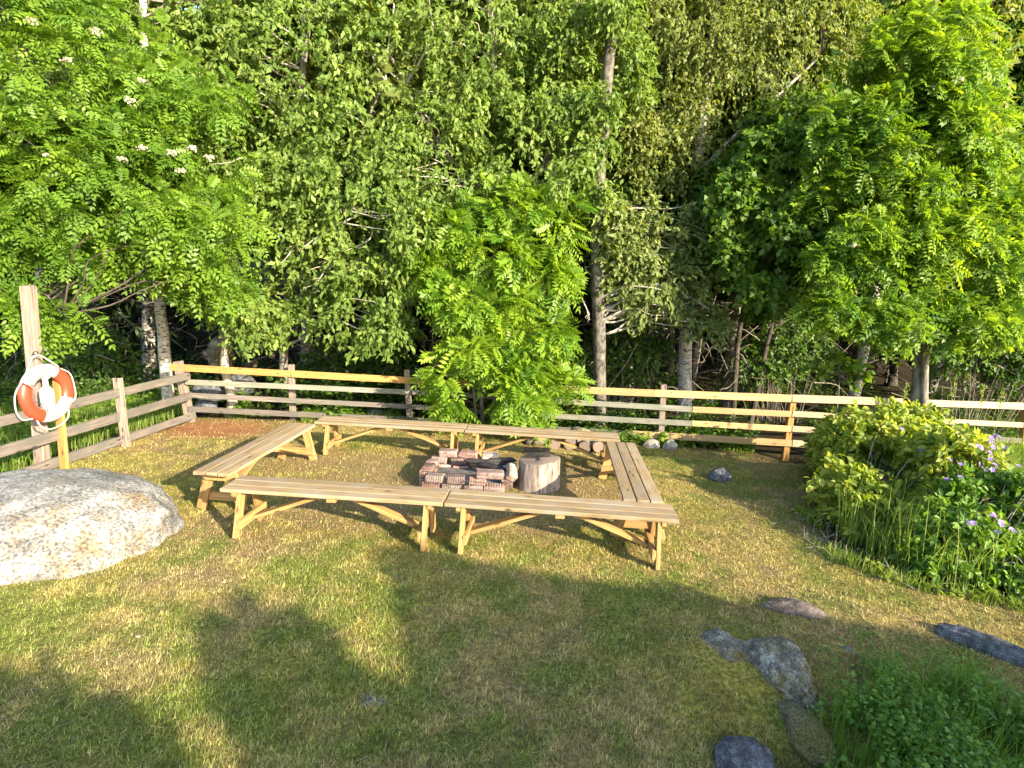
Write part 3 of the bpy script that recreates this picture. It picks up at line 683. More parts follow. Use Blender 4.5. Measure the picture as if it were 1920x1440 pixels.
for k in range(60):
    px, py = 385 + 130 * random.random(), 590 + 100 * random.random()
    if py < 590 + abs(px - 450) * 0.55: continue
    P = at(px, py, Y=12.6 + random.uniform(-.3, .5) + (700 - py) * .004)
    rock('stone', None, tuple(P - h0), (random.uniform(.10, .2), random.uniform(.1, .16), random.uniform(.08, .14)), M['rock_brown'], 100 + k, rz=random.random() * 3, sub=2, parent=hp)

# ------------------------------------------------------------------ fire pit, grates, stump, logs
fc = np.array([-0.50, 6.84, 0.0])
fp = thing('fire_pit', 'low square fire pit laid from rough old bricks between the benches', 'fire pit', fc, -0.06)
def brick(x, y, z, l, w, h, mat, rz=0, rx=0, ry=0):
    import bmesh
    bm = bmesh.new(); bmesh.ops.create_cube(bm, size=1)
    for v in bm.verts: v.co = Vector((v.co.x * l + random.uniform(-.013, .013), v.co.y * w + random.uniform(-.011, .011), v.co.z * h + random.uniform(-.008, .008)))
    bmesh.ops.bevel(bm, geom=list(bm.edges), offset=min(l, w, h) * 0.16, segments=1, affect='EDGES')
    me = bpy.data.meshes.new('brick'); bm.to_mesh(me); bm.free()
    o = obj('brick', me, fp, mat, loc=(x, y, z)); o.rotation_euler = (rx, ry, rz)
bmats = ['brick', 'brick_pale', 'stone_pink', 'brick', 'brick_sooty', 'stone_pink']
for lay in range(2):
    z = 0.045 + lay * 0.092
    for k in range(4):                                    # front and back walls
        if not (lay == 1 and k == 3): brick(-0.40 + k * 0.255 + (0.05 if lay else 0), -0.36 + random.uniform(-.02, .02), z, random.uniform(.2, .25), 0.15, 0.09, M[bmats[(k + lay) % 6]], random.uniform(-.06, .06), random.uniform(-.03, .03), random.uniform(-.03, .03))
        brick(-0.40 + k * 0.255 - (0.04 if lay else 0), 0.36, z, random.uniform(.2, .25), 0.15, 0.09, M[bmats[(k * 2 + lay + 1) % 6]], random.uniform(-.12, .12), random.uniform(-.06, .06), random.uniform(-.05, .05))
    for k in range(3):
        brick(-0.50, -0.19 + k * 0.19, z, 0.15, 0.18, 0.09, M[bmats[(k + lay + 2) % 6]], random.uniform(-.12, .12), random.uniform(-.06, .06))
        if not (lay == 1 and k == 1): brick(0.50, -0.17 + k * 0.19, z, 0.15, 0.18, 0.09, M[bmats[(k + lay + 4) % 6]], random.uniform(-.12, .12), random.uniform(-.06, .06))
brick(-0.33, 0.40, 0.222, 0.24, 0.17, 0.08, M['stone_pink'], .06); brick(-0.06, 0.41, 0.218, 0.25, 0.16, 0.075, M['brick'], -.1); brick(0.23, 0.40, 0.218, 0.22, 0.15, 0.075, M['brick_pale'], .1)
brick(0.56, -0.20, 0.215, 0.11, 0.22, 0.10, M['brick_pale'], 0.35, 0.6, 0.5); brick(0.30, -0.36, 0.222, 0.34, 0.17, 0.085, M['stone_pink'], 0.05)
me = beam_mesh('ash_bed', 0.90, 0.60, 0.06, 0.01); obj('ash_bed', me, fp, M['ash'], loc=(0, 0, 0.03))
def charred(px, l, r, rz, lab):
    V, F = tube_np([(np.stack([np.linspace(-l / 2, l / 2, 7), np.random.default_rng(int(l * 1000)).normal(0, .006, 7), np.random.default_rng(int(r * 1e4)).normal(0, .006, 7)], 1), np.array([.3, .9, 1, 1.05, .95, .9, .3]) * r)], 8)
    o = obj('charred_log', np_mesh('charred_log', V, F, M['char'], False)); o.location = px; o.rotation_euler = (0, 0.1, rz); tag(o, lab, 'charred wood')
charred((-0.30, 6.98, 0.20), 0.55, 0.038, 0.1, 'longest charred log lying across the fire pit')
charred((-0.20, 6.84, 0.19), 0.40, 0.045, -0.35, 'thick short charred log in the right half of the fire pit')
charred((-0.10, 7.06, 0.205), 0.46, 0.045, 0.55, 'thin charred log slanting at the back of the fire pit')
def grate(name, label, w, h, nb, M_, mat, rb=0.004, cat='grill grate'):
    o = thing(name, label, cat); o.matrix_world = M_
    def bar(nm, pts, r): 
        v, f = tube_np([(np.array(pts, float), np.full(len(pts), r))], 5); obj(nm, np_mesh(nm, v, f, mat, True), o)
    bar('rim', [(-w / 2, 0, -h / 2), (w / 2, 0, -h / 2)], rb * 1.7); bar('rim', [(-w / 2, 0, h / 2), (w / 2, 0, h / 2)], rb * 1.7)
    bar('rim', [(-w / 2, 0, -h / 2), (-w / 2, 0, h / 2)], rb * 1.7); bar('rim', [(w / 2, 0, -h / 2), (w / 2, 0, h / 2)], rb * 1.7)
    bar('cross_bar', [(-w / 2, 0.005, 0), (w / 2, 0.005, 0)], rb * 1.4)
    for k in range(1, nb): 
        xx = -w / 2 + w * k / nb; bar('bar', [(xx, -.003, -h / 2), (xx, -.003, h / 2)], rb)
    return o
def lean(c, tilt, rz): return Matrix.Translation(c) @ Matrix.Rotation(rz, 4, 'Z') @ Matrix.Rotation(tilt, 4, 'X')
grate('grill_grate', 'large sooty grill grate leaning on the front left of the fire pit', 0.58, 0.25, 22, lean((-0.74, 6.345, 0.125), -0.42, -0.08), M['iron'], 0.0027)
grate('grill_grate', 'smaller pale wire grate leaning low on the front right of the fire pit', 0.42, 0.17, 14, lean((-0.30, 6.32, 0.085), -0.5, -0.10), M['zinc'], 0.0022)
# stump
st = thing('tree_stump', 'sawn tree stump with grey cracked sides beside the fire pit', 'stump', (0.37, 6.72, 0.0))
nA = 40; th = np.linspace(0, 2 * np.pi, nA, endpoint=False)
lv = []
for t in np.linspace(0, 1, 9):
    rr = 0.245 * (1 + 0.10 * (1 - t) ** 2) * (1 + 0.06 * np.sin(3 * th + 1) + 0.035 * np.sin(7 * th) + 0.012 * np.sin(19 * th + 2))
    lv.append(np.stack([rr * np.cos(th), rr * 0.95 * np.sin(th), np.full(nA, -0.03 + 0.385 * t) + (0.02 * np.cos(th) if t == 1 else 0)], 1))
lv.append(lv[-1] * np.array([.93, .93, 1]) + np.array([0, 0, .006])); lv.append(lv[-1] * np.array([.02, .02, 1]) - np.array([0, 0, .006]))
V = np.concatenate(lv); n = len(lv); i = np.arange(n - 1)[:, None] * nA + np.arange(nA)[None]; j = np.arange(n - 1)[:, None] * nA + (np.arange(nA)[None] + 1) % nA
Fq = np.stack([i, j, j + nA, i + nA], -1).reshape(-1, 4)
obj('trunk', np_mesh('trunk', V[:9 * nA], Fq[:8 * nA], M['stump'], True), st)
obj('sawn_top', np_mesh('sawn_top', np.concatenate(lv[8:]), Fq[:2 * nA], M['log_end'], False), st)
g2 = thing('grill_rack', 'small black ribbed rack lying on top of the tree stump', 'rack', (0.34, 6.80, 0.372), 0.06)
for k in range(22):
    xx = -0.16 + k * 0.0152
    P = [(xx, -.05, 0.0), (xx + .002, -.045, .05), (xx + .004, 0, .075), (xx + .004, .06, .085), (xx + .004, .075, .0)]
    v, f = tube_np([(catmull(np.array(P), 4), np.full(17, .0042))], 5); obj('rib', np_mesh('rib', v, f, M['iron_black'], True), g2)
for yy, zz in ((-.05, .0), (.0, .075), (.06, .085)):
    v, f = tube_np([(np.array([(-.165, yy, zz), (.165, yy, zz)]), np.full(2, .005))], 5); obj('side_bar', np_mesh('side_bar', v, f, M['iron_black'], True), g2)
# firewood logs
LOGS = [(1040, 834, 8.95, .095, 'sawn log facing the viewer, left end of the firewood row'), (1068, 833, 9.0, .10, 'second log from the left of the firewood row'),
        (1092, 825, 9.05, .09, 'log lying on top of the firewood row'), (1097, 839, 8.9, .10, 'dark log under the top one of the firewood row'), (1122, 838, 8.85, .095, 'right end log of the firewood row beside the right bench')]
def log(p, r, L, rz, lab):
    t = thing('firewood_log', lab, 'log', p, rz, 'firewood logs behind the far benches')
    a = np.linspace(0, 2 * np.pi, 16, endpoint=False); w = 1 + .05 * np.sin(3 * a) + .03 * np.sin(5 * a + 1)
    lv = [np.stack([r * w * np.cos(a), np.full(16, yy), r * w * np.sin(a)], 1) for yy in (0, L)]
    V = np.concatenate(lv); i = np.arange(16); j = (i + 1) % 16
    obj('bark', np_mesh('bark', V, np.stack([i, j, j + 16, i + 16], -1), M['bark_grey'], True), t)
    for yy, nm in ((-.002, 'sawn_end'), (L + .002, 'sawn_end')):
        me = bpy.data.meshes.new(nm); me.from_pydata([(r * .97 * q * math.cos(b_), yy, r * .97 * q * math.sin(b_)) for q, b_ in zip(w, a)], [], [list(range(16))]); obj(nm, me, t, M['log_end'])
for px, py, Y, r, lab in LOGS: log(at(px, py, Y=Y), r, 0.42, random.uniform(-.2, .2), lab)
p = at(1003, 829, Y=8.9); log(p + np.array([-.15, .1, 0]), .085, 0.36, -1.35, 'log lying sideways at the left of the firewood row')

# ------------------------------------------------------------------ vegetation tools
def leaf_mesh_arrays(C, A, N, L, Wd, fold=0.18, hexa=True, g=rng):
    A = unit(A); B = unit(np.cross(N, A)); N = np.cross(A, B)
    L = np.asarray(L)[:, None]; Wd = np.asarray(Wd)[:, None]
    lift = N * Wd * fold
    tip = C + A * L - N * L * 0.10
    if hexa:
        a1 = C + A * L * 0.34; a2 = C + A * L * 0.72 - N * L * 0.03
        V = np.stack([C, a1 + B * Wd * .5 + lift, a2 + B * Wd * .38 + lift, tip, a2 - B * Wd * .38 + lift, a1 - B * Wd * .5 + lift], 1).reshape(-1, 3)
        k = np.arange(len(C))[:, None] * 6
        F = np.stack([k + np.array([[0, 1, 2, 3]]), k + np.array([[0, 3, 4, 5]])], 1).reshape(-1, 4)
    else:
        a1 = C + A * L * 0.48
        V = np.stack([C, a1 + B * Wd * .5 + lift, tip, a1 - B * Wd * .5 + lift], 1).reshape(-1, 3)
        k = np.arange(len(C))[:, None] * 4
        F = (k + np.array([[0, 1, 2, 3]])).reshape(-1, 4)
    return V, F

def crown_points(ells, n, seed, thr=0.40, cscale=1.6, rmin=0.25):
    """points spread through the ellipsoids, thinned into clumps; also outward directions"""
    g = np.random.default_rng(seed); P, O = [], []
    w = np.array([e[1][0] * e[1][2] + e[1][1] * e[1][2] for e in ells]); w = w / w.sum()
    cnt = 0
    while cnt < n:
        k = g.choice(len(ells), n, p=w)
        c = np.array([ells[q][0] for q in k]); r = np.array([ells[q][1] for q in k])
        d = unit(g.normal(size=(n, 3))); rad = rmin + (1.0 - rmin) * g.random(n) ** 0.6
        p = c + d * r * rad[:, None]
        ed = fbm(p, cscale * 1.4, seed + 3, 3)
        keep = (vnoise(p, cscale, seed) * 0.65 + vnoise(p, cscale * 2.3, seed + 1) * 0.35 > thr) & (rad < 0.66 + 0.62 * ed)
        keep &= p[:, 2] > 0.12
        P.append(p[keep]); O.append(unit(d[keep] / r[keep])); cnt += keep.sum()
    return np.concatenate(P)[:n], np.concatenate(O)[:n]

def EL(px, py, Y, rx, ry, rd):
    return (at(px, py, Y=Y), np.array([rx * Y / FPX, rd, ry * Y / FPX]))

def leafy(ells, n, seed, nl, Ls, Lf, Wf, droop, thr, cscale, hexa=True, up=0.7):
    """shoots with simple leaves"""
    g = np.random.default_rng(seed + 77)
    P, O = crown_points(ells, n, seed, thr, cscale)
    D = unit(O * 0.9 + g.normal(size=(n, 3)) * 0.55 + np.array([0, 0, -droop * 0.5]))
    t = (np.arange(nl) + 0.5) / nl
    C = P[:, None] + D[:, None] * (Ls * (t[None, :, None] - 0.35)) - np.array([0, 0, 1.0]) * (Ls * 0.5 * droop * t ** 2)[None, :, None]
    rnd = g.normal(size=(n, nl, 3))
    A = unit(D[:, None] * 0.55 + rnd * 0.62 + np.array([0, 0, -droop]))
    Nn = unit(g.normal(size=(n, nl, 3)) * 0.55 + np.array([0, 0, up]) + O[:, None] * 0.45 + np.array([0.40, -0.42, 0.05]))
    C, A, Nn = [a.reshape(-1, 3) for a in (C, A, Nn)]
    m = len(C); sc = 0.5 + 0.8 * g.random(m); ct = .45 * (vnoise(P, 1.4, seed + 8) - .5) + .25 * (vnoise(P, 4.5, seed + 9) - .5)
    V, F = leaf_mesh_arrays(C, A, Nn, Lf * sc, Wf * sc, hexa=hexa)
    tint = np.clip(np.repeat(g.normal(0.5, 0.16, n) + ct, nl) + g.normal(0, 0.20, m), 0, 1)
    return V, F, np.repeat(tint, 2 if hexa else 1), P, O

def pinnate(ells, n, seed, per, Lr, lf, wf, thr, cscale, droop=0.35, pairs=6):
    """shoot tips with feather leaves"""
    g = np.random.default_rng(seed + 55)
    P, O = crown_points(ells, n, seed, thr, cscale)
    ang = g.random((n, 1)) * 6.28 + np.arange(per)[None] * 2.4
    e1 = unit(np.cross(O, np.array([0.1, 0.2, 1.0]))); e2 = np.cross(O, e1)
    A = unit(O[:, None] * 0.75 + e1[:, None] * np.cos(ang)[..., None] + e2[:, None] * np.sin(ang)[..., None] + g.normal(size=(n, per, 3)) * .2 + np.array([0, 0, -droop * 0.4])).reshape(-1, 3)
    B0 = np.repeat(P, per, 0); m = len(A)
    L = Lr * (0.7 + 0.5 * g.random(m)); s = L / Lr
    Nn = g.normal(size=(m, 3)) * 0.5 + np.array([0.15, -0.2, 0.95]); Bv = unit(np.cross(Nn, A)); Nn = np.cross(A, Bv)
    C, AX, NN, LL, WW = [], [], [], [], []
    for k in range(pairs):
        t = 0.22 + 0.72 * k / (pairs - 1)
        prof = 0.72 + 0.35 * math.sin(math.pi * (k + 0.7) / (pairs + 0.4))
        pos = B0 + A * (L * t)[:, None] - np.array([0, 0, 1.0]) * (L * droop * t * t)[:, None]
        for sd in (-1, 1):
            C.append(pos); AX.append(unit(Bv * sd * 0.86 + A * 0.45 - Nn * 0.22 - np.array([0, 0, droop * .35]))); NN.append(Nn + Bv * sd * -0.25)
            LL.append(lf * s * prof); WW.append(wf * s * prof)
    C.append(B0 + A * (L * .95)[:, None] - np.array([0, 0, 1.0]) * (L * droop * .95)[:, None]); AX.append(unit(A - np.array([0, 0, droop]))); NN.append(Nn); LL.append(lf * s * .9); WW.append(wf * s * .9)
    base = np.clip(np.repeat(g.normal(.5, .17, n) + .6 * (vnoise(P, 1.6, seed + 8) - .5), per) + g.normal(0, .14, m), 0, 1)
    V, F = leaf_mesh_arrays(np.concatenate(C), np.concatenate(AX), np.concatenate(NN), np.concatenate(LL), np.concatenate(WW), fold=.1, hexa=False)
    tint = np.clip(np.tile(base, 2 * pairs + 1) + g.normal(0, .07, len(F)), 0, 1)
    return V, F, tint, P, O

def branches(trunk, tips, g, r0=0.022, r1=0.004, sag=0.0):
    """twigs from the nearest lower point of the trunk polyline to the tips"""
    T = np.asarray(trunk); out = []
    for t in tips:
        d = np.linalg.norm(T - t, axis=1) + np.where(T[:, 2] > t[2] - 0.15, 1.5, 0); s = T[int(np.argmin(d))]
        mid = (s + t) / 2 + g.normal(0, .12, 3) + np.array([0, 0, 0.12 * np.linalg.norm(t - s) - sag])
        q = s * .25 + mid * .5 + t * .25
        P = catmull(np.array([s, (s + mid) / 2 + g.normal(0, .05, 3), mid, (mid + t) / 2 + g.normal(0, .05, 3), t]), 3)
        ln = np.linalg.norm(t - s); ra = r0 * min(1.6, .5 + .35 * ln)
        out.append((P, np.linspace(ra, r1, len(P))))
    return out

def tree(name, label, cat, trunks, bark, leaf=None, nbr=40, seed=0, group=None, twig='twig', r0=.022, sag=0.0, extra=None):
    """trunks: list of (points, r_base, r_top); leaf = (V, F, tint, P, O, material)"""
    base = np.array(trunks[0][0][0]); root = thing(name, label, cat, base, 0, group); g = np.random.default_rng(seed)
    paths, allp = [], []
    for pts, ra, rb in trunks:
        P = catmull(np.array(pts), 10); P = P + (fbm(P, 1.2, seed, 2) - .5)[:, None] * np.array([.10, .10, 0]) * np.clip(np.linspace(0, 4, len(P)), 0, 1)[:, None]
        rr = np.linspace(ra, rb, len(P)) * (1 + .10 * (vnoise(P, 3.0, seed) - .5)); rr[0] *= 1.25
        paths.append((P, rr)); allp.append(P)
    V, F = tube_np(paths, 12); obj('trunk', np_mesh('trunk', V - base, F, M[bark], True), root)
    T = np.concatenate(allp)
    if leaf:
        V, F, tint, P, O, mat = leaf
        if nbr:
            sel = P[g.choice(len(P), min(nbr, len(P)), replace=False)]
            br = branches(T, sel, g, r0, sag=sag) + (extra or [])
            v, f = tube_np(br, 5); obj('branches', np_mesh('branches', v - base, f, M[twig], True), root)
        tag(obj('crown', np_mesh('crown', V - base, F, M[mat], False, tint=tint), root), None, None, None, 'stuff')
    return root

def pxpath(pts, Y): return [at(x, y, Y=(Y if not isinstance(Y, (list, tuple)) else Y[k])) for k, (x, y) in enumerate(pts)]
def root_at(px, py, Y):
    p = at(px, py, Y=Y); p[2] = float(gz(np.array([p[0]]), np.array([p[1]]))[0]) - 0.05; return p

# --- rowan reaching in from the left
e = [EL(110, 350, 7.6, 260, 150, 1.0), EL(330, 430, 7.9, 150, 100, .8), EL(100, 130, 8.0, 240, 170, 1.1), EL(60, 480, 7.2, 110, 80, .7), EL(350, 250, 8.2, 130, 130, .8), EL(-150, 250, 7.8, 200, 300, 1.4), EL(110, 600, 6.95, 65, 42, .2), EL(20, 590, 6.9, 36, 55, .25), EL(10, 400, 7.4, 90, 120, .5), EL(400, 520, 8.3, 70, 60, .4)]
lf = pinnate(e, 2500, 101, 5, .25, .080, .036, .50, 2.4, pairs=5)
tk = [root_at(-160, 900, 8.0)] + pxpath([(-120, 600), (-60, 330), (40, 120), (80, -120)], [8.0, 7.9, 7.9, 8.0])
rowan_l = tree('rowan_tree', 'flowering rowan reaching in over the fence from the left edge', 'tree', [(tk, .13, .05), ([tk[2], at(130, 330, Y=7.7), at(330, 400, Y=7.8)], .045, .012), ([tk[1] + np.array([0, 0, .5]), at(40, 530, Y=7.3), at(120, 590, Y=6.95)], .016, .005)], 'bark_grey', (*lf, 'rowan'), 70, 1, r0=.012, twig='bark_dark')
# cream flower heads of that rowan
def flower_head(p, r, parent, base, g):
    n = 46; d = unit(g.normal(size=(n, 3)) + np.array([0, -.4, .8])); C = p - base + d * r * np.array([1, 1, .55]) * (.6 + .4 * g.random((n, 1)))
    V, F = leaf_mesh_arrays(C, unit(g.normal(size=(n, 3))), unit(d + .3 * g.normal(size=(n, 3))), np.full(n, .03), np.full(n, .028), hexa=False)
    obj('flower_head', np_mesh('flower_head', V, F, M['blossom'], tint=g.random(n)), parent)
for px, py in ((128, 115), (270, 155), (268, 280), (228, 300), (322, 288), (362, 280), (393, 297), (340, 322), (92, 292), (245, 190), (60, 40), (180, 60)):
    flower_head(at(px, py, Y=7.05), .062, rowan_l, np.array(rowan_l.location), rng)
# --- birch at the fence corner and other trunks
def trunk_only(name, label, pts, Y, ra, rb, bark, cat='tree', crown=None, seed=0, nbr=0, group=None, leafm='dark_leaf'):
    P = [root_at(pts[0][0], pts[0][1], Y)] + pxpath(pts[1:], Y)
    return tree(name, label, cat, [(P, ra, rb)], bark, (*crown, leafm) if crown else None, nbr, seed, group)
cw = leafy([EL(280, 60, 10.6, 170, 230, 1.2), EL(330, 250, 10.4, 120, 130, .9)], 1900, 201, 9, .26, .105, .058, .5, .44, 2.0, hexa=False)
trunk_only('birch_tree', 'slim black and white birch just outside the fence corner', [(318, 775), (308, 640), (295, 545), (285, 430), (276, 200), (270, -150)], 9.95, .105, .05, 'bark_birch', 'tree', cw, 31, 40, leafm='willow')
cw = leafy([EL(560, 120, 10.8, 230, 240, 1.3), EL(570, 420, 10.2, 150, 150, .9), EL(690, 560, 9.75, 105, 105, .55), EL(440, 560, 9.6, 80, 90, .5), EL(650, 330, 10.1, 170, 140, 1.0), EL(480, 330, 10.6, 120, 120, .8), EL(600, 590, 9.9, 70, 45, .3), EL(730, 620, 9.6, 60, 45, .3), EL(770, 420, 9.3, 55, 60, .3), EL(720, 520, 9.3, 60, 60, .3), EL(500, 600, 9.8, 60, 40, .3), EL(560, -200, 11, 260, 200, 1.6)], 7600, 211, 9, .30, .108, .056, .62, .46, 2.2, hexa=False)
g_ = np.random.default_rng(5)
dead = []
for a, b_, m in (((560, 470), (690, 395), (620, 430)), ((595, 530), (650, 440), (615, 500)), ((540, 480), (590, 455), (560, 462)), ((600, 540), (640, 470), (610, 520)), ((770, 450), (810, 400), (800, 430)), ((640, 400), (600, 300), (620, 340)), ((820, 440), (805, 395), (825, 410)), ((650, 470), (700, 420), (690, 450))):
    P = catmull(np.array([at(*b_, Y=9.9), at(*m, Y=9.75) + g_.normal(0, .03, 3), at(*a, Y=9.55)]), 6); dead.append((P, np.linspace(.020, .005, len(P))))
    for q in range(4):
        s_ = P[4 + 2 * q]; tt = s_ + g_.normal(0, .14, 3) + np.array([-.05, -.05, -.1]); dead.append((catmull(np.array([s_, (s_ + tt) / 2 + g_.normal(0, .03, 3), tt]), 4), np.linspace(.008, .003, 9)))
tk = [root_at(532, 790, 10.7)] + pxpath([(533, 650), (545, 450), (560, 250), (575, 0), (580, -300)], [10.7, 10.7, 10.8, 10.8, 11, 11])
tree('willow_tree', 'tall goat willow with drooping leaves and bare pale twigs, left of the bright rowan', 'tree', [(tk, .085, .04), ([tk[2], at(640, 330, Y=10.4), at(720, 150, Y=10.4)], .05, .02)], 'bark_grey', (*cw, 'willow'), 150, 2, twig='twig_pale', extra=dead)
cw = leafy([EL(900, 90, 11.0, 270, 220, 1.4), EL(1010, 260, 10.6, 160, 130, .9), EL(820, 300, 10.3, 160, 120, .9), EL(1080, 130, 10.4, 55, 150, .5), EL(1180, 150, 10.6, 40, 120, .4), EL(1130, 110, 9.9, 45, 60, .25), EL(1110, 290, 9.9, 45, 45, .25), EL(1150, 10, 9.9, 50, 40, .3), EL(1125, 190, 9.9, 40, 45, .25), EL(1120, 370, 9.9, 38, 45, .25), EL(1075, 340, 9.5, 45, 45, .25), EL(930, -220, 11.2, 300, 180, 1.6)], 7400, 221, 9, .30, .104, .052, .65, .46, 2.2, hexa=False)
tk = [root_at(1000, 800, 11.2)] + pxpath([(990, 600), (960, 400), (930, 200), (920, 0), (915, -300)], 11.1)
tree('willow_tree', 'tall goat willow filling the top centre behind the bright rowan', 'tree', [(tk, .12, .04), ([tk[2], at(1050, 250, Y=10.8), at(1100, 60, Y=10.9)], .05, .02), ([tk[2], at(830, 280, Y=10.5), at(760, 160, Y=10.6)], .05, .02)], 'bark_grey', (*cw, 'willow'), 150, 3, twig='twig_pale')
# --- the bright young rowan hanging over the far fence
e = [EL(950, 380, 9.8, 80, 40, .4), EL(1040, 425, 9.7, 65, 50, .4), EL(860, 430, 9.8, 60, 40, .4), EL(810, 490, 9.6, 45, 40, .3), EL(940, 480, 9.5, 60, 35, .35), EL(1030, 520, 9.6, 38, 40, .3), EL(870, 560, 9.4, 65, 40, .4), EL(970, 580, 9.4, 60, 35, .35), EL(790, 500, 9.6, 30, 25, .2), EL(1020, 620, 9.4, 40, 35, .3), EL(900, 660, 9.25, 60, 35, .35), EL(840, 690, 9.25, 38, 36, .3), EL(990, 690, 9.2, 45, 40, .3), EL(860, 740, 9.1, 35, 28, .25), EL(950, 735, 9.05, 40, 28, .3), EL(930, 780, 8.95, 28, 18, .2), EL(1045, 715, 9.2, 45, 15, .2), EL(1000, 765, 9.0, 26, 22, .2), EL(930, 560, 9.9, 110, 150, .3)]
lf = pinnate(e, 760, 111, 5, .34, .120, .044, .47, 2.8, droop=.35)
tk = [root_at(905, 800, 9.75)] + pxpath([(905, 700), (915, 560), (930, 420)], [9.7, 9.7, 9.7])
tree('rowan_tree', 'bright yellow green young rowan hanging over the far fence in the middle', 'tree', [(tk, .04, .012), ([tk[0] + np.array([.12, .05, 0]), at(950, 640, Y=9.7), at(1010, 480, Y=9.7)], .03, .01), ([tk[0] + np.array([-.1, .05, 0]), at(880, 640, Y=9.7), at(850, 520, Y=9.6)], .03, .01)], 'bark_grey', (*lf, 'rowan_bright'), 60, 4, r0=.012, twig='bark_dark')
# --- grey trunk and the pale low branches
cw = leafy([EL(1215, 450, 10.5, 130, 85, .7), EL(1240, 540, 10.3, 110, 70, .5), EL(1325, 600, 10.2, 50, 30, .25), EL(1160, 440, 10.1, 45, 60, .3)], 1000, 231, 9, .30, .105, .050, .45, .42, 1.9)
dead2 = []
for a, b_, m in (((1270, 555), (1160, 470), (1215, 520)), ((1330, 580), (1250, 540), (1290, 555)), ((1105, 600), (1090, 560), (1100, 580)), ((1245, 600), (1225, 540), (1240, 570)), ((1290, 560), (1180, 450), (1230, 490))):
    P = catmull(np.array([at(*b_, Y=10.4), at(*m, Y=10.2), at(*a, Y=10.0)]), 6); dead2.append((P, np.linspace(.018, .005, len(P))))
    for q in range(4):
        s_ = P[3 + 2 * q]; tt = s_ + g_.normal(0, .12, 3) + np.array([.05, -.05, -.1]); dead2.append((catmull(np.array([s_, (s_ + tt) / 2 + g_.normal(0, .03, 3), tt]), 4), np.linspace(.007, .003, 9)))
tk = [root_at(1128, 780, 10.35)] + pxpath([(1122, 560), (1118, 420), (1130, 250), (1150, 0), (1160, -250)], 10.3)
tree('aspen_tree', 'straight grey trunked tree right of the bright rowan with pale low branches', 'tree', [(tk, .12, .085)], 'bark_aspen', (*cw, 'pale'), 60, 5, twig='twig_pale', extra=dead2)
# --- birch with the lit foot
cw = leafy([EL(1400, 90, 11.6, 230, 150, 1.3), EL(1240, 150, 12.0, 90, 180, .8), EL(1350, 300, 11.6, 100, 70, .5), EL(1500, 40, 11.8, 160, 120, 1.2), EL(1300, 40, 11.3, 110, 110, .6), EL(1240, 300, 10.9, 60, 75, .35), EL(1290, 215, 11.0, 60, 50, .35), EL(1190, 250, 10.9, 40, 60, .3), EL(1380, -180, 12.6, 280, 160, 1.8)], 5600, 241, 10, .34, .078, .050, .8, .43, 1.8, hexa=False)
tk = [root_at(1283, 800, 11.8)] + pxpath([(1285, 640), (1290, 480), (1305, 330), (1325, 170), (1345, 0), (1360, -250)], 11.8)
tree('birch_tree', 'birch whose white foot is sunlit behind the right half of the fence', 'tree', [(tk, .150, .07), ([tk[3], at(1400, 235, Y=11.5), at(1530, 110, Y=11.5)], .05, .02)], 'bark_birch', (*cw, 'birch_leaf'), 120, 6, twig='bark_dark')
# --- mid green maple in the half shade
cw = leafy([EL(1420, 400, 11.4, 140, 110, .9), EL(1480, 290, 11.4, 110, 110, .9), EL(1360, 380, 11.2, 80, 90, .6), EL(1470, 510, 11.0, 100, 50, .6), EL(1430, 560, 11.0, 60, 40, .4), EL(1390, 460, 10.7, 90, 60, .4), EL(1540, 430, 10.4, 60, 80, .4), EL(1390, 370, 9.6, 55, 60, .35), EL(1450, 290, 9.7, 55, 60, .35), EL(1370, 470, 9.7, 40, 40, .25), EL(1480, 420, 9.4, 50, 50, .3), EL(1430, 540, 9.5, 55, 25, .25)], 4800, 251, 9, .28, .115, .082, .35, .42, 1.6, hexa=False)
tk = [root_at(1375, 780, 11.9)] + pxpath([(1385, 640), (1420, 450), (1470, 300), (1500, 150)], 12.1)
tree('maple_tree', 'shaded mid green tree between the lit birch and the right rowan', 'tree', [(tk, .06, .03), ([tk[0] + np.array([.5, .3, 0]), at(1440, 640, Y=12.2), at(1470, 540, Y=12.2)], .07, .03)], 'bark_dark', (*cw, 'mid_leaf'), 80, 7)
# --- the big rowan on the right
e = [EL(1730, 300, 8.9, 150, 170, .7), EL(1745, 120, 9.0, 105, 105, .6), EL(1650, 470, 8.7, 130, 100, .55), EL(1800, 470, 8.7, 125, 120, .6), EL(1560, 580, 8.7, 80, 30, .35), EL(1640, 220, 9.1, 110, 150, .5), EL(1700, 600, 8.5, 110, 45, .4), EL(1840, 590, 8.5, 80, 50, .4), EL(1860, 380, 8.8, 60, 80, .4), EL(1590, 390, 9.0, 90, 80, .4), EL(1775, 260, 8.6, 65, 85, .4)]
lf = pinnate(e, 2900, 121, 5, .24, .082, .035, .46, 2.3, pairs=5)
tk = [root_at(1722, 800, 8.95)] + pxpath([(1722, 700), (1712, 600), (1695, 420), (1710, 200), (1750, 60)], 8.95)
rowan_r = tree('rowan_tree', 'large dense rowan on the right, its twin stems standing at the gap in the fence', 'tree', [(tk, .095, .03), ([root_at(1745, 800, 8.9)] + pxpath([(1734, 700), (1745, 600), (1800, 450)], 8.85), .07, .025), ([tk[2], at(1620, 480, Y=8.8), at(1560, 540, Y=8.7)], .035, .01), ([tk[3], at(1650, 280, Y=9.0), at(1620, 180, Y=9.1)], .035, .01)], 'bark_grey', (*lf, 'rowan_lime'), 110, 8, r0=.014, twig='bark_dark')
for px, py in ((1600, 460), (1820, 620), (1800, 150)): flower_head(at(px, py, Y=8.2), .035, rowan_r, np.array(rowan_r.location), rng)
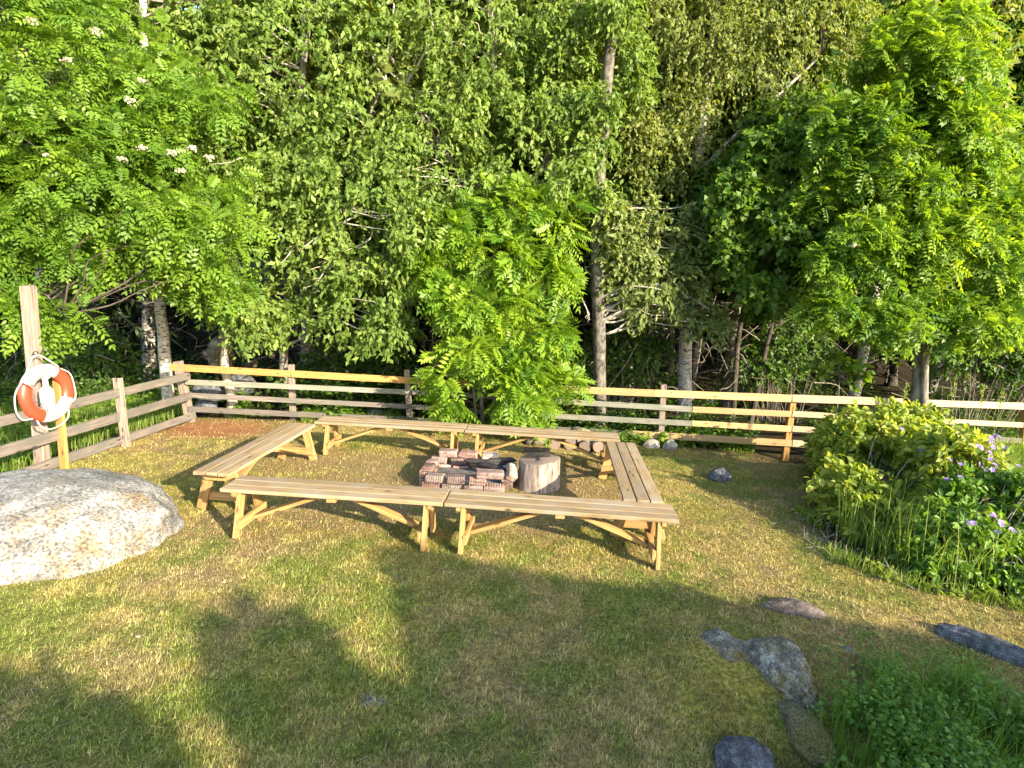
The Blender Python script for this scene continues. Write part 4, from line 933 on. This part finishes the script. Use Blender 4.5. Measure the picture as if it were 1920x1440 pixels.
# maple sapling right behind the fence
cw = leafy([EL(1565, 685, 9.75, 45, 22, .2), EL(1600, 700, 9.8, 30, 20, .15)], 34, 261, 6, .14, .15, .11, .2, .2, 2)
tree('sapling', 'small sunlit sapling with broad leaves right behind the fence near the bush', 'sapling', [([root_at(1570, 800, 9.85), at(1572, 740, Y=9.85), at(1575, 680, Y=9.8)], .012, .006)], 'twig', (*cw, 'herb_leaf'), 14, 9, r0=.008)
# small pale forked trunk just behind the fence
P = [root_at(432, 800, 9.75)] + pxpath([(432, 745), (424, 690), (418, 640)], 9.8)
tree('stunted_tree', 'short pale crooked trunk behind the fence near its left corner', 'tree trunk', [(P, .095, .055)], 'bark_pale', None, 0, 10)
for k, (pts, Y, r, lab) in enumerate((([(168, 760), (158, 600), (150, 480), (140, 200), (130, -200)], 12.2, .085, 'thin bluish grey trunk in the dark behind the lifebuoy'),
                                   ([(75, 760), (80, 420), (78, 260), (70, 100), (60, -200)], 13.0, .13, 'pale birch trunk showing between the rowan leaves at far left'),
                                   ([(125, 760), (120, 420), (125, 260), (128, 100), (130, -200)], 13.6, .11, 'second pale birch trunk showing between the rowan leaves at far left'),
                                   ([(1180, 780), (1178, 500), (1175, 300), (1180, 0), (1185, -200)], 13.5, .08, 'thin dark grey trunk right of the straight grey tree'),
                                   ([(1440, 800), (1450, 640), (1475, 560), (1480, 400)], 12.8, .09, 'leaning dark trunk in the deep shade right of the lit birch'))):
    trunk_only('slender_tree', lab, pts, Y, r, r * .6, 'bark_birch' if k in (1, 2) else ('bark_grey' if k in (0, 3) else 'bark_dark'), 'tree')

# ------------------------------------------------------------------ forest behind: three kinds, copied
def spruce_proto():
    g = np.random.default_rng(301); Ht = 15.0; C, A, N, L, Wd = [], [], [], [], []
    for z in np.arange(0.9, Ht - .2, .24):
        R = 2.0 * (1 - z / Ht) ** .8 + .12
        for q in range(7):
            a = g.random() * 6.28; d = np.array([math.cos(a), math.sin(a), -.22 + .1 * g.random()]); ln = R * (.75 + .4 * g.random())
            t = np.linspace(.15, 1, 11); P = d * ln * t[:, None] + np.array([0, 0, z]) + np.array([0, 0, -.18]) * ln * (t ** 2)[:, None]
            for sd in (-1, 0, 1):
                sdv = np.array([-math.sin(a), math.cos(a), 0]) * sd
                for p_ in P:
                    C.append(p_); A.append(d * .7 + sdv * .8 + g.normal(0, .2, 3) + np.array([0, 0, -.35])); N.append(np.array([0, 0, 1.]) + g.normal(0, .35, 3)); L.append(.30); Wd.append(.075)
    V, F = leaf_mesh_arrays(np.array(C), np.array(A), unit(np.array(N)), np.array(L), np.array(Wd), hexa=False)
    tint = np.clip(g.normal(.5, .2, len(F)), 0, 1)
    zz = np.linspace(-.3, Ht, 9); return tree('spruce_tree', 'dark spruce standing in the shade of the forest behind the fence', 'tree', [(np.stack([zz * 0, zz * 0, zz], 1)[:8], .17, .02)], 'bark_dark', (V, F, tint, np.zeros((1, 3)), None, 'spruce_leaf'), 0, 11, 'spruces of the forest behind the fence')
def broad_proto(name, lab, group, leaf, bark, seed, Lf, Wf, base=3.0):
    Ht = 12.0
    e = [(np.array([0, 0, 7.5]), np.array([2.2, 2.2, 3.9])), (np.array([.8, .3, 5.0]), np.array([1.5, 1.6, 1.8])), (np.array([-.9, -.3, base + 2]), np.array([1.4, 1.5, 1.9])), (np.array([.1, -.2, 10.5]), np.array([1.3, 1.3, 2.2]))]
    V, F, tint, P, O = leafy(e, 2600, seed, 9, .4, Lf, Wf, .5, .40, 1.0, hexa=False)
    zz = np.linspace(-.3, 11, 8); X = np.stack([.12 * np.sin(zz * .5), .1 * np.cos(zz * .4), zz], 1)
    return tree(name, lab, 'tree', [(X, .14, .03)], bark, (V, F, tint, P, O, leaf), 60, seed, group, twig=bark)
pr = [spruce_proto(), broad_proto('birch_tree', 'birch of the forest behind the fence', 'birches of the forest behind the fence', 'birch_leaf', 'bark_birch', 401, .20, .12),
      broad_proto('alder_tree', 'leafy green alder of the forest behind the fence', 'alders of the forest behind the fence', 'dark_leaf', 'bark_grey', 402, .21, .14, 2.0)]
SPOTS = []
gq = np.random.default_rng(77)
for row, (Y, st_) in enumerate(((14.0, 2.3), (16.5, 2.5), (19.5, 2.8), (23.0, 3.2), (27.5, 3.8))):
    for x in np.arange(-Y * 1.05, Y * 1.15, st_):
        SPOTS.append((x + gq.normal(0, .5), Y + gq.normal(0, .6), [1, 0, 2, 0, 0, 2, 1][int(gq.integers(7))] if row < 3 else [0, 0, 2, 0, 1][int(gq.integers(5))]))
used = [False] * 3
def skydir(x, y):
    p = 960 + FPX * x / y + 15; return any(abs(p - c_) < w_ for c_, w_ in ((430, 55), (535, 45), (1200, 55), (1880, 90)))
SPOTS = [q for q in SPOTS if not (q[1] > 15 and skydir(q[0], q[1]))]
for x, y, k in SPOTS:
    o = pr[k] if not used[k] else copy_tree(pr[k]); used[k] = True
    s = gq.uniform(.85, 1.15); o.location = (x, y, float(gz(np.array([x]), np.array([y]))[0])); o.scale = (s, s, s * gq.uniform(.95, 1.15)); o.rotation_euler = (0, 0, gq.random() * 6.28)
# far wood reading as one mass
g = np.random.default_rng(88); n = 60000
aa = g.uniform(-1.05, 1.05, n); rr = g.uniform(33, 40, n); hh = 11 * g.random(n) ** .8
C = np.stack([rr * np.sin(aa), rr * np.cos(aa), gz(rr * np.sin(aa), rr * np.cos(aa)) + hh], 1)
pxd = 960 + FPX * np.tan(aa - .03); hole = (np.abs(pxd - 430) < 30) | (np.abs(pxd - 535) < 30) | (np.abs(pxd - 1200) < 35) | (np.abs(pxd - 1875) < 60)
kp = (vnoise(C * np.array([1, 1, .6]), .5, 5) > .36 + .02 * (hh - 11)) & ~(hole & (hh > 4)); C = C[kp]; n = len(C)
V, F = leaf_mesh_arrays(C, unit(g.normal(size=(n, 3)) + np.array([0, 0, -.7])), unit(g.normal(size=(n, 3)) + np.array([.2, -.8, .5])), np.full(n, .42), np.full(n, .26), hexa=False)
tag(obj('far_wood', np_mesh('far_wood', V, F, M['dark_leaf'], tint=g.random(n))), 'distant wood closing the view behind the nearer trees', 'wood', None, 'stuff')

# ------------------------------------------------------------------ undergrowth behind the fences
def in_mask(x, y): return np.ones(len(x), bool)
def herb_layer(name, lab, cat, n, region, seed, mat, hmax, Lf, Wf, nl=5, clump=1.1, thr=.42, kind='stuff', hexa=False):
    g = np.random.default_rng(seed); x, y = region(g, n)
    k = vnoise(np.stack([x, y, x * 0], 1), clump, seed) > thr; x, y = x[k], y[k]; n = len(x)
    h = hmax * (.3 + .7 * g.random(n)) * (.55 + .6 * vnoise(np.stack([x, y, x * 0], 1), .9, seed + 2))
    base = np.stack([x, y, gz(x, y)], 1); D = unit(np.stack([g.normal(0, .3, n), g.normal(0, .3, n), np.ones(n)], 1))
    t = np.linspace(.35, 1, nl); C = (base[:, None] + D[:, None] * (h[:, None] * t[None])[..., None]).reshape(-1, 3)
    m = len(C); az = g.random(m) * 6.28; A = np.stack([np.cos(az), np.sin(az), g.normal(.05, .3, m)], 1); Nn = unit(g.normal(size=(m, 3)) * .45 + np.array([.1, -.2, 1.0])); sc = .6 + .7 * g.random(m)
    V, F = leaf_mesh_arrays(C, A, Nn, Lf * sc, Wf * sc, hexa=hexa); tint = np.clip(np.repeat(g.normal(.5, .2, n), nl) + g.normal(0, .15, m), 0, 1)
    return tag(obj(name, np_mesh(name, V, F, M[mat], tint=np.repeat(tint, 2 if hexa else 1))), lab, cat, None, kind)
def blades_tall(name, lab, cat, n, region, seed, mat, h0_, h1_, w, bend=.5, clump=1.3, thr=.3):
    g = np.random.default_rng(seed); x, y = region(g, n)
    k = vnoise(np.stack([x, y, x * 0], 1), clump, seed) > thr; x, y = x[k], y[k]; n = len(x)
    h = (h0_ + (h1_ - h0_) * g.random(n) ** 1.4); base = np.stack([x, y, gz(x, y) - .01], 1); az = g.random(n) * 6.28
    hd = np.stack([np.cos(az), np.sin(az), np.zeros(n)], 1); sd = np.stack([-np.sin(az + .6), np.cos(az + .6), np.zeros(n)], 1); bd = bend * g.random(n)[:, None]
    ts = [0, .4, .75, 1]; rows = []
    for t in ts:
        c = base + np.array([0, 0, 1.]) * (h * t * (1 - .25 * bd[:, 0] * t))[:, None] + hd * (h[:, None] * bd * t * t); ww = w * (1 - t) ** .7 * (.6 + .8 * 1)
        rows.append(c - sd * ww if t < 1 else c); 
        if t < 1: rows.append(c + sd * ww)
    V = np.stack(rows, 1).reshape(-1, 3); k = np.arange(n)[:, None] * 7
    F4 = np.concatenate([k + np.array([[0, 1, 3, 2]]), k + np.array([[2, 3, 5, 4]]), k + np.array([[4, 5, 6, 6]])])
    tint = np.clip(g.normal(.5, .25, n), 0, 1)
    # triangles instead of degenerate quads
    T3 = np.concatenate([F4[:, [0, 1, 2]], F4[:2 * n][:, [0, 2, 3]]]); tt = np.concatenate([np.tile(tint, 3), np.tile(tint, 2)])
    return tag(obj(name, np_mesh(name, V, T3, M[mat], tint=tt)), lab, cat, None, 'stuff')
def reg_back(g, n):
    x = g.uniform(-15, 20, n); y = 10.05 + 6.5 * g.random(n) ** 1.4; return x, y
herb_layer('undergrowth', 'shaded leafy undergrowth behind the far fence', 'undergrowth', 13000, reg_back, 501, 'undergrowth', .75, .10, .06, 6, 1.0, .45)
def reg_left(g, n):
    x = g.uniform(-10.5, -5.75, n); y = g.uniform(5.5, 12, n); return x, y
blades_tall('tall_grass', 'tall green grass outside the left fence', 'grass', 16000, reg_left, 511, 'tall_grass', .12, .42, .0045, .8)
herb_layer('weeds', 'low leafy weeds outside the left fence', 'weeds', 3000, reg_left, 512, 'herb_leaf', .35, .08, .05, 5, 1.1, .5)
def reg_fence(g, n):
    x = g.uniform(-5.0, 4.3, n); y = 9.55 + .55 * g.random(n) + .12 * np.sin(x * 2); return x, y
blades_tall('fence_grass', 'uncut grass fringe under the far fence', 'grass', 7000, reg_fence, 521, 'tall_grass', .06, .26, .004, .9, 1.8, .42)
herb_layer('fence_weeds', 'leafy weeds growing through the far fence', 'weeds', 1500, reg_fence, 522, 'herb_leaf', .32, .09, .05, 5, 1.6, .48)

# ------------------------------------------------------------------ bush, flowers and tall grass on the right
def bush(name, lab, ells, n, seed, mat, Lf, Wf, base, nst, nl=7, droop=.3, thr=.33, up=.45):
    V, F, tint, P, O = leafy(ells, n, seed, nl, .20, Lf, Wf, droop, thr, 3.2, up=up)
    b_ = np.array(base); root = thing(name, lab, 'bush', b_); g = np.random.default_rng(seed)
    sel = P[g.choice(len(P), nst)]; st = []
    for t in sel:
        s = np.array([b_[0] + (t[0] - b_[0]) * .45 + g.normal(0, .1), b_[1] + (t[1] - b_[1]) * .45 + g.normal(0, .1), b_[2]]); s[2] = float(gz(s[:1], s[1:2])[0])
        st.append((catmull(np.array([s, s * .4 + t * .6 + np.array([0, 0, .18]), t]), 5), np.linspace(.007, .003, 11)))
    v, f = tube_np(st, 5); obj('stems', np_mesh('stems', v - b_, f, M['twig'], True), root)
    tag(obj('foliage', np_mesh('foliage', V - b_, F, M[mat], tint=tint), root), None, None, None, 'stuff')
    return root
bush('bush', 'large yellow green leafy bush at the right edge of the lawn', [EL(1640, 840, 6.9, 110, 80, .6), EL(1590, 940, 6.0, 75, 75, .45), EL(1700, 800, 7.4, 95, 40, .6), EL(1740, 930, 6.0, 90, 90, .6), EL(1580, 850, 7.1, 55, 55, .4), EL(1600, 1010, 5.6, 55, 40, .35), EL(1690, 1030, 5.35, 60, 45, .35), EL(1790, 870, 6.0, 70, 70, .5), EL(1760, 985, 5.25, 55, 55, .35)], 2900, 601, 'bush_leaf', .090, .050, (3.95, 6.1, .05), 120, thr=.45)
bush('bush', 'greener low bush in front of the purple flowers at the right edge', [EL(1800, 1010, 5.0, 100, 65, .45), EL(1880, 1060, 4.75, 80, 55, .4), EL(1840, 930, 5.5, 100, 60, .45), EL(1760, 1060, 4.85, 60, 40, .3), EL(1960, 980, 5.1, 90, 90, .5)], 1700, 611, 'herb_leaf', .080, .038, (4.2, 5.0, .1), 80, thr=.44)
for k, (lab, el, nn, sd, mt) in enumerate((('dark shrub in the shade behind the fence at the far right', [EL(1830, 640, 11.5, 120, 90, .8), EL(1930, 660, 11.2, 80, 90, .6)], 800, 641, 'dark_leaf'), ('dark shrub in the shade behind the fence right of the lit birch', [EL(1480, 650, 12.6, 90, 60, .6), EL(1420, 690, 12.4, 60, 40, .4)], 500, 642, 'dark_leaf'),
        ('dim shrub behind the fence at the right of the bright rowan', [EL(1180, 660, 12.0, 90, 60, .5), EL(1090, 690, 11.6, 50, 40, .4)], 500, 643, 'dark_leaf'), ('dim shrub behind the fence at the left of the bright rowan', [EL(720, 690, 11.5, 70, 50, .5), EL(620, 690, 11.8, 60, 50, .5)], 450, 644, 'dark_leaf'), ('dim shrub in the dark behind the lifebuoy fence', [EL(200, 680, 11.2, 60, 60, .5), EL(130, 640, 11.6, 70, 60, .5)], 400, 645, 'dark_leaf'))):
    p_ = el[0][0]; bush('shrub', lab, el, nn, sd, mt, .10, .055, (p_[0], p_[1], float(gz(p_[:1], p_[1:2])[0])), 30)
def reg_right(g, n):
    x = g.uniform(3.6, 9.5, n); y = g.uniform(4.9, 9.0, n); k = (x > .70 * y) & (x < 1.2 * y) & (y > 5.5 - .0 * x); return x[k], y[k]
blades_tall('tall_grass', 'tall bright meadow grass behind the bush at the right edge', 'grass', 24000, reg_right, 621, 'tall_grass', .30, .72, .0058, .55, 1.4, .22)
herb_layer('meadow_herbs', 'leafy meadow plants among the tall grass at the right edge', 'plants', 4500, reg_right, 622, 'herb_leaf', .62, .085, .035, 7, 1.4, .3)
def reg_edge(g, n):
    y = g.uniform(4.15, 6.3, n); x = np.interp(y, [3.6, 4.3, 4.6, 5.0, 5.5, 6.3, 7.5, 9.0], [5.4, 4.2, 3.55, 3.2, 3.15, 3.45, 4.1, 4.6]) + np.abs(g.normal(0, .22, n)) - .12; return x, y
blades_tall('dry_grass', 'dry tufts of grass on the bare bank below the bushes', 'grass', 1500, reg_edge, 631, 'tall_grass', .05, .20, .0035, .9, 2, .45)
herb_layer('bank_weeds', 'small weeds on the bare bank below the bushes', 'weeds', 130, reg_edge, 632, 'bush_leaf', .14, .05, .03, 5, 2.2, .5)
gB = np.random.default_rng(91); xb, yb = reg_edge(gB, 60); st = []
for a_, b_ in zip(xb, yb):
    z_ = float(gz(np.array([a_]), np.array([b_]))[0]); p0 = np.array([a_, b_, z_]); q0 = p0 + np.array([gB.normal(0, .18), gB.normal(0, .18), abs(gB.normal(.05, .09))])
    st.append((catmull(np.array([p0, (p0 + q0) / 2 + gB.normal(0, .02, 3), q0]), 3), np.linspace(.005, .0025, 7)))
v, f = tube_np(st, 4); tag(obj('fallen_twigs', np_mesh('fallen_twigs', v, f, M['twig'], True)), 'dry twigs scattered on the bare bank below the bushes', 'twigs', None, 'stuff')
# bare brushwood in the dark under the canopy
st = []
for _ in range(900):
    x_ = gB.uniform(-12, 14); y_ = gB.uniform(10.6, 15.5); p0 = np.array([x_, y_, gB.uniform(.1, 2.6)]); d_ = unit(np.array([gB.normal(), gB.normal() * .6, gB.normal(.1, .7)])); L_ = gB.uniform(.3, 1.1)
    st.append((catmull(np.array([p0, p0 + d_ * L_ * .5 + gB.normal(0, .06, 3), p0 + d_ * L_ + gB.normal(0, .1, 3) - np.array([0, 0, .1])]), 3), np.linspace(gB.uniform(.005, .013), .003, 7)))
v, f = tube_np(st, 4); tag(obj('brushwood', np_mesh('brushwood', v, f, M['twig'], True)), 'tangle of bare twigs in the dark under the trees', 'twigs', None, 'stuff')
def reg_mix(g, n):
    x = g.uniform(3.3, 6.2, n); y = g.uniform(4.5, 8.0, n); k = x > np.interp(y, [4.3, 4.6, 5.0, 5.5, 6.3, 7.5, 9.0], [4.2, 3.75, 3.45, 3.4, 3.7, 4.2, 4.7]); return x[k], y[k]
blades_tall('bush_grass', 'long grass blades growing up through the bushes at the right edge', 'grass', 5200, reg_mix, 633, 'tall_grass', .25, .80, .0042, .7, 2.2, .42)
# seed stalks over the bush
for k, (px, py, Y) in enumerate(((1790, 745, 7.6), (1700, 745, 7.8), (1845, 750, 7.4), (1880, 760, 7.2))):
    top = at(px, py - 25, Y=Y); bot = np.array([top[0] - .1, top[1], float(gz(top[:1], top[1:2])[0])])
    t = thing('grass_stalk', ('leftmost', 'second', 'third', 'rightmost')[k if k != 0 else 1] + ' tall seeding grass stalk above the bushes' if False else ['tall seeding stalk second from the left above the bushes', 'leftmost tall seeding stalk above the bushes', 'tall seeding stalk third from the left above the bushes', 'rightmost tall seeding stalk above the bushes'][k], 'grass stalk', bot)
    v, f = tube_np([(catmull(np.array([bot, (bot + top) / 2 + np.array([.03, 0, 0]), top]), 5) - bot, np.linspace(.004, .002, 11))], 5); obj('stem', np_mesh('stem', v, f, M['tall_grass'], True, tint=np.full(len(f), .7)), t)
    nn = 40; tt = rng.random(nn); C = top - bot + np.array([0, 0, -.22]) * tt[:, None] + rng.normal(0, .012, (nn, 3)); V, F = leaf_mesh_arrays(C, np.tile(np.array([[.1, 0, 1.]]), (nn, 1)) + rng.normal(0, .4, (nn, 3)), unit(rng.normal(size=(nn, 3))), np.full(nn, .035), np.full(nn, .012), hexa=False)
    obj('seed_head', np_mesh('seed_head', V, F, M['tall_grass'], tint=np.full(len(F), .9)), t)
FL = [(1865, 830, 6.7, 9, 'tall purple cranesbill with the largest cluster of flowers, at the right edge'), (1845, 858, 6.4, 7, 'purple cranesbill flowering just below the largest cluster'), (1775, 838, 6.9, 4, 'pale purple cranesbill half hidden in tall grass left of the largest cluster'),
      (1885, 872, 6.3, 6, 'purple cranesbill at the far right edge beside the tall grass'), (1800, 885, 6.3, 4, 'pale purple cranesbill in the middle of the meadow grass'), (1850, 975, 5.6, 7, 'purple cranesbill low in front of the green bush'), (1715, 840, 7.0, 3, 'pale blue purple cranesbill behind the yellow green bush'), (1912, 1000, 5.4, 3, 'purple cranesbill at the right edge near the shaded lawn')]
for px, py, Y, nf, lab in FL:
    c = at(px, py, Y=Y - 0.9); b_ = np.array([c[0], c[1], float(gz(c[:1], c[1:2])[0])]); t = thing('cranesbill', lab, 'flower', b_, 0, 'purple cranesbills in the meadow grass'); st = []
    for k in range(nf):
        p = c + rng.normal(0, .07, 3) - b_; st.append((catmull(np.array([[0, 0, 0], p * .6 + rng.normal(0, .03, 3), p]), 4), np.linspace(.003, .002, 9)))
        a = np.arange(5) * 1.2566; nv = unit(np.array([.1, -.5, .8]) + rng.normal(0, .3, 3)); e1 = unit(np.cross(nv, [1, .2, 0])); e2 = np.cross(nv, e1)
        A = np.cos(a)[:, None] * e1 + np.sin(a)[:, None] * e2
        V, F = leaf_mesh_arrays(np.tile(p, (5, 1)), A + nv * .25, np.tile(nv, (5, 1)), np.full(5, .030), np.full(5, .028), hexa=True)
        obj('flower', np_mesh('flower', V, F, M['petal'], tint=rng.random(len(F))), t)
    v, f = tube_np(st, 4); obj('stem', np_mesh('stem', v, f, M['herb_leaf'], True, tint=np.full(len(f), .5)), t)
# shaded ground cover in the lower right corner
def reg_front(g, n):
    x = g.uniform(1.5, 4.6, n); y = g.uniform(1.5, 3.75, n); e_ = fbm2(x, y, 2.4, 71, 3) - .5
    lim = np.interp(x, [1.5, 1.9, 2.3, 2.8, 3.3, 4.6], [2.5, 2.85, 3.25, 3.35, 2.95, 2.7]) + 1.1 * e_ + g.normal(0, .12, n)
    k = (y < lim) & (x > 1.72 + .5 * e_ + g.normal(0, .06, n)); return x[k], y[k]
herb_layer('ground_cover', 'dense dark green leafy ground cover in the shaded lower right corner', 'ground cover', 9500, reg_front, 701, 'cover_leaf', .30, .032, .020, 7, 2.6, .36)
blades_tall('corner_grass', 'tall shaded grass among the ground cover in the lower right corner', 'grass', 11000, reg_front, 702, 'cover_leaf', .08, .36, .0026, .5, 1.5, .3)

# ------------------------------------------------------------------ unseen house and trees behind the viewer that shade the near lawn
def es(e_, s_): return np.array([e_ * .692 + s_ * -.722, e_ * .722 + s_ * .692])
hc = es(2.8, -12.5)
ho = thing('house', 'dark gabled wooden house behind the viewer whose shade falls on the near lawn', 'house', (hc[0], hc[1], 0), math.atan2(-.69, .72))
# local x points at the sun, so the gable faces away from it; local y = across
wH, eav, rid, dep = 2.05, 3.36, 4.70, 3.5
V = [(-dep, -wH, 0), (-dep, wH, 0), (-dep, wH, eav), (-dep, 0, rid - .12), (-dep, -wH, eav), (dep, -wH, 0), (dep, wH, 0), (dep, wH, eav), (dep, 0, rid - .12), (dep, -wH, eav)]
F = [[0, 1, 2, 3, 4], [5, 9, 8, 7, 6], [0, 4, 9, 5], [1, 6, 7, 2], [4, 3, 8, 9], [3, 2, 7, 8]]
me = bpy.data.meshes.new('wall'); me.from_pydata(V, [], F); fix_normals(me); obj('wall', me, ho, M['house_wall'])
for s in (-1, 1):
    V = [(x, s * yy, zz) for x in (-dep - .3, dep + .3) for yy, zz in ((0, rid), (wH + .3, eav - .15), (wH + .3, eav - .03), (0, rid + .12))]
    me = bpy.data.meshes.new('roof'); me.from_pydata(V, [], [[0, 1, 2, 3], [4, 7, 6, 5], [0, 4, 5, 1], [3, 2, 6, 7], [1, 5, 6, 2], [0, 3, 7, 4]]); fix_normals(me); obj('roof', me, ho, M['house_roof'])
def shade_tree(lab, e_, s_, tip, re, rz, seed, n, low=None):
    c = es(e_, s_); top = (tip - s_) * math.tan(SUN_EL); el = [(np.array([c[0], c[1], top - rz]), np.array([re, re, rz])), (np.array([c[0], c[1], top - rz * 1.8]), np.array([re * 1.1, re * 1.1, rz]))]
    if low: c2_ = es(low[0], s_); el[1] = (np.array([c2_[0], c2_[1], (low[1] - s_) * math.tan(SUN_EL) - low[3]]), np.array([low[2], low[2], low[3]]))
    cw = leafy(el, n, seed, 9, .3, .14, .09, .4, .30, 1.8, hexa=False)
    P = [np.array([c[0], c[1], -.05]), np.array([c[0] + .05, c[1], top * .45]), np.array([c[0], c[1], top * .8])]
    tree('shading_tree', lab, 'tree', [(P, .10, .03)], 'bark_grey', (*cw, 'dark_leaf'), 30, seed)  # unseen trees, placed for their shade on the lawn
shade_tree('round tree beside the house whose shade lies across the middle of the near lawn', 1.36, -6.0, 4.0, .26, .30, 801, 900, (1.28, 3.1, .42, .7))
shade_tree('round tree whose shade falls in the lower left corner of the lawn', -0.05, -6.0, 4.12, .72, 0.55, 802, 1200)
shade_tree('unseen slim tree added before the house ridge to roughen the tip of its shade', 2.75, -6.0, 4.0, .40, .55, 803, 500)  # added crown; its leaves fray the hard ridge shadow
shade_tree('unseen low tree added before the right roof slope to roughen its shade edge', 3.9, -6.0, 2.25, .50, .50, 804, 500)  # extra unseen crown that breaks up the roof slope's straight shadow
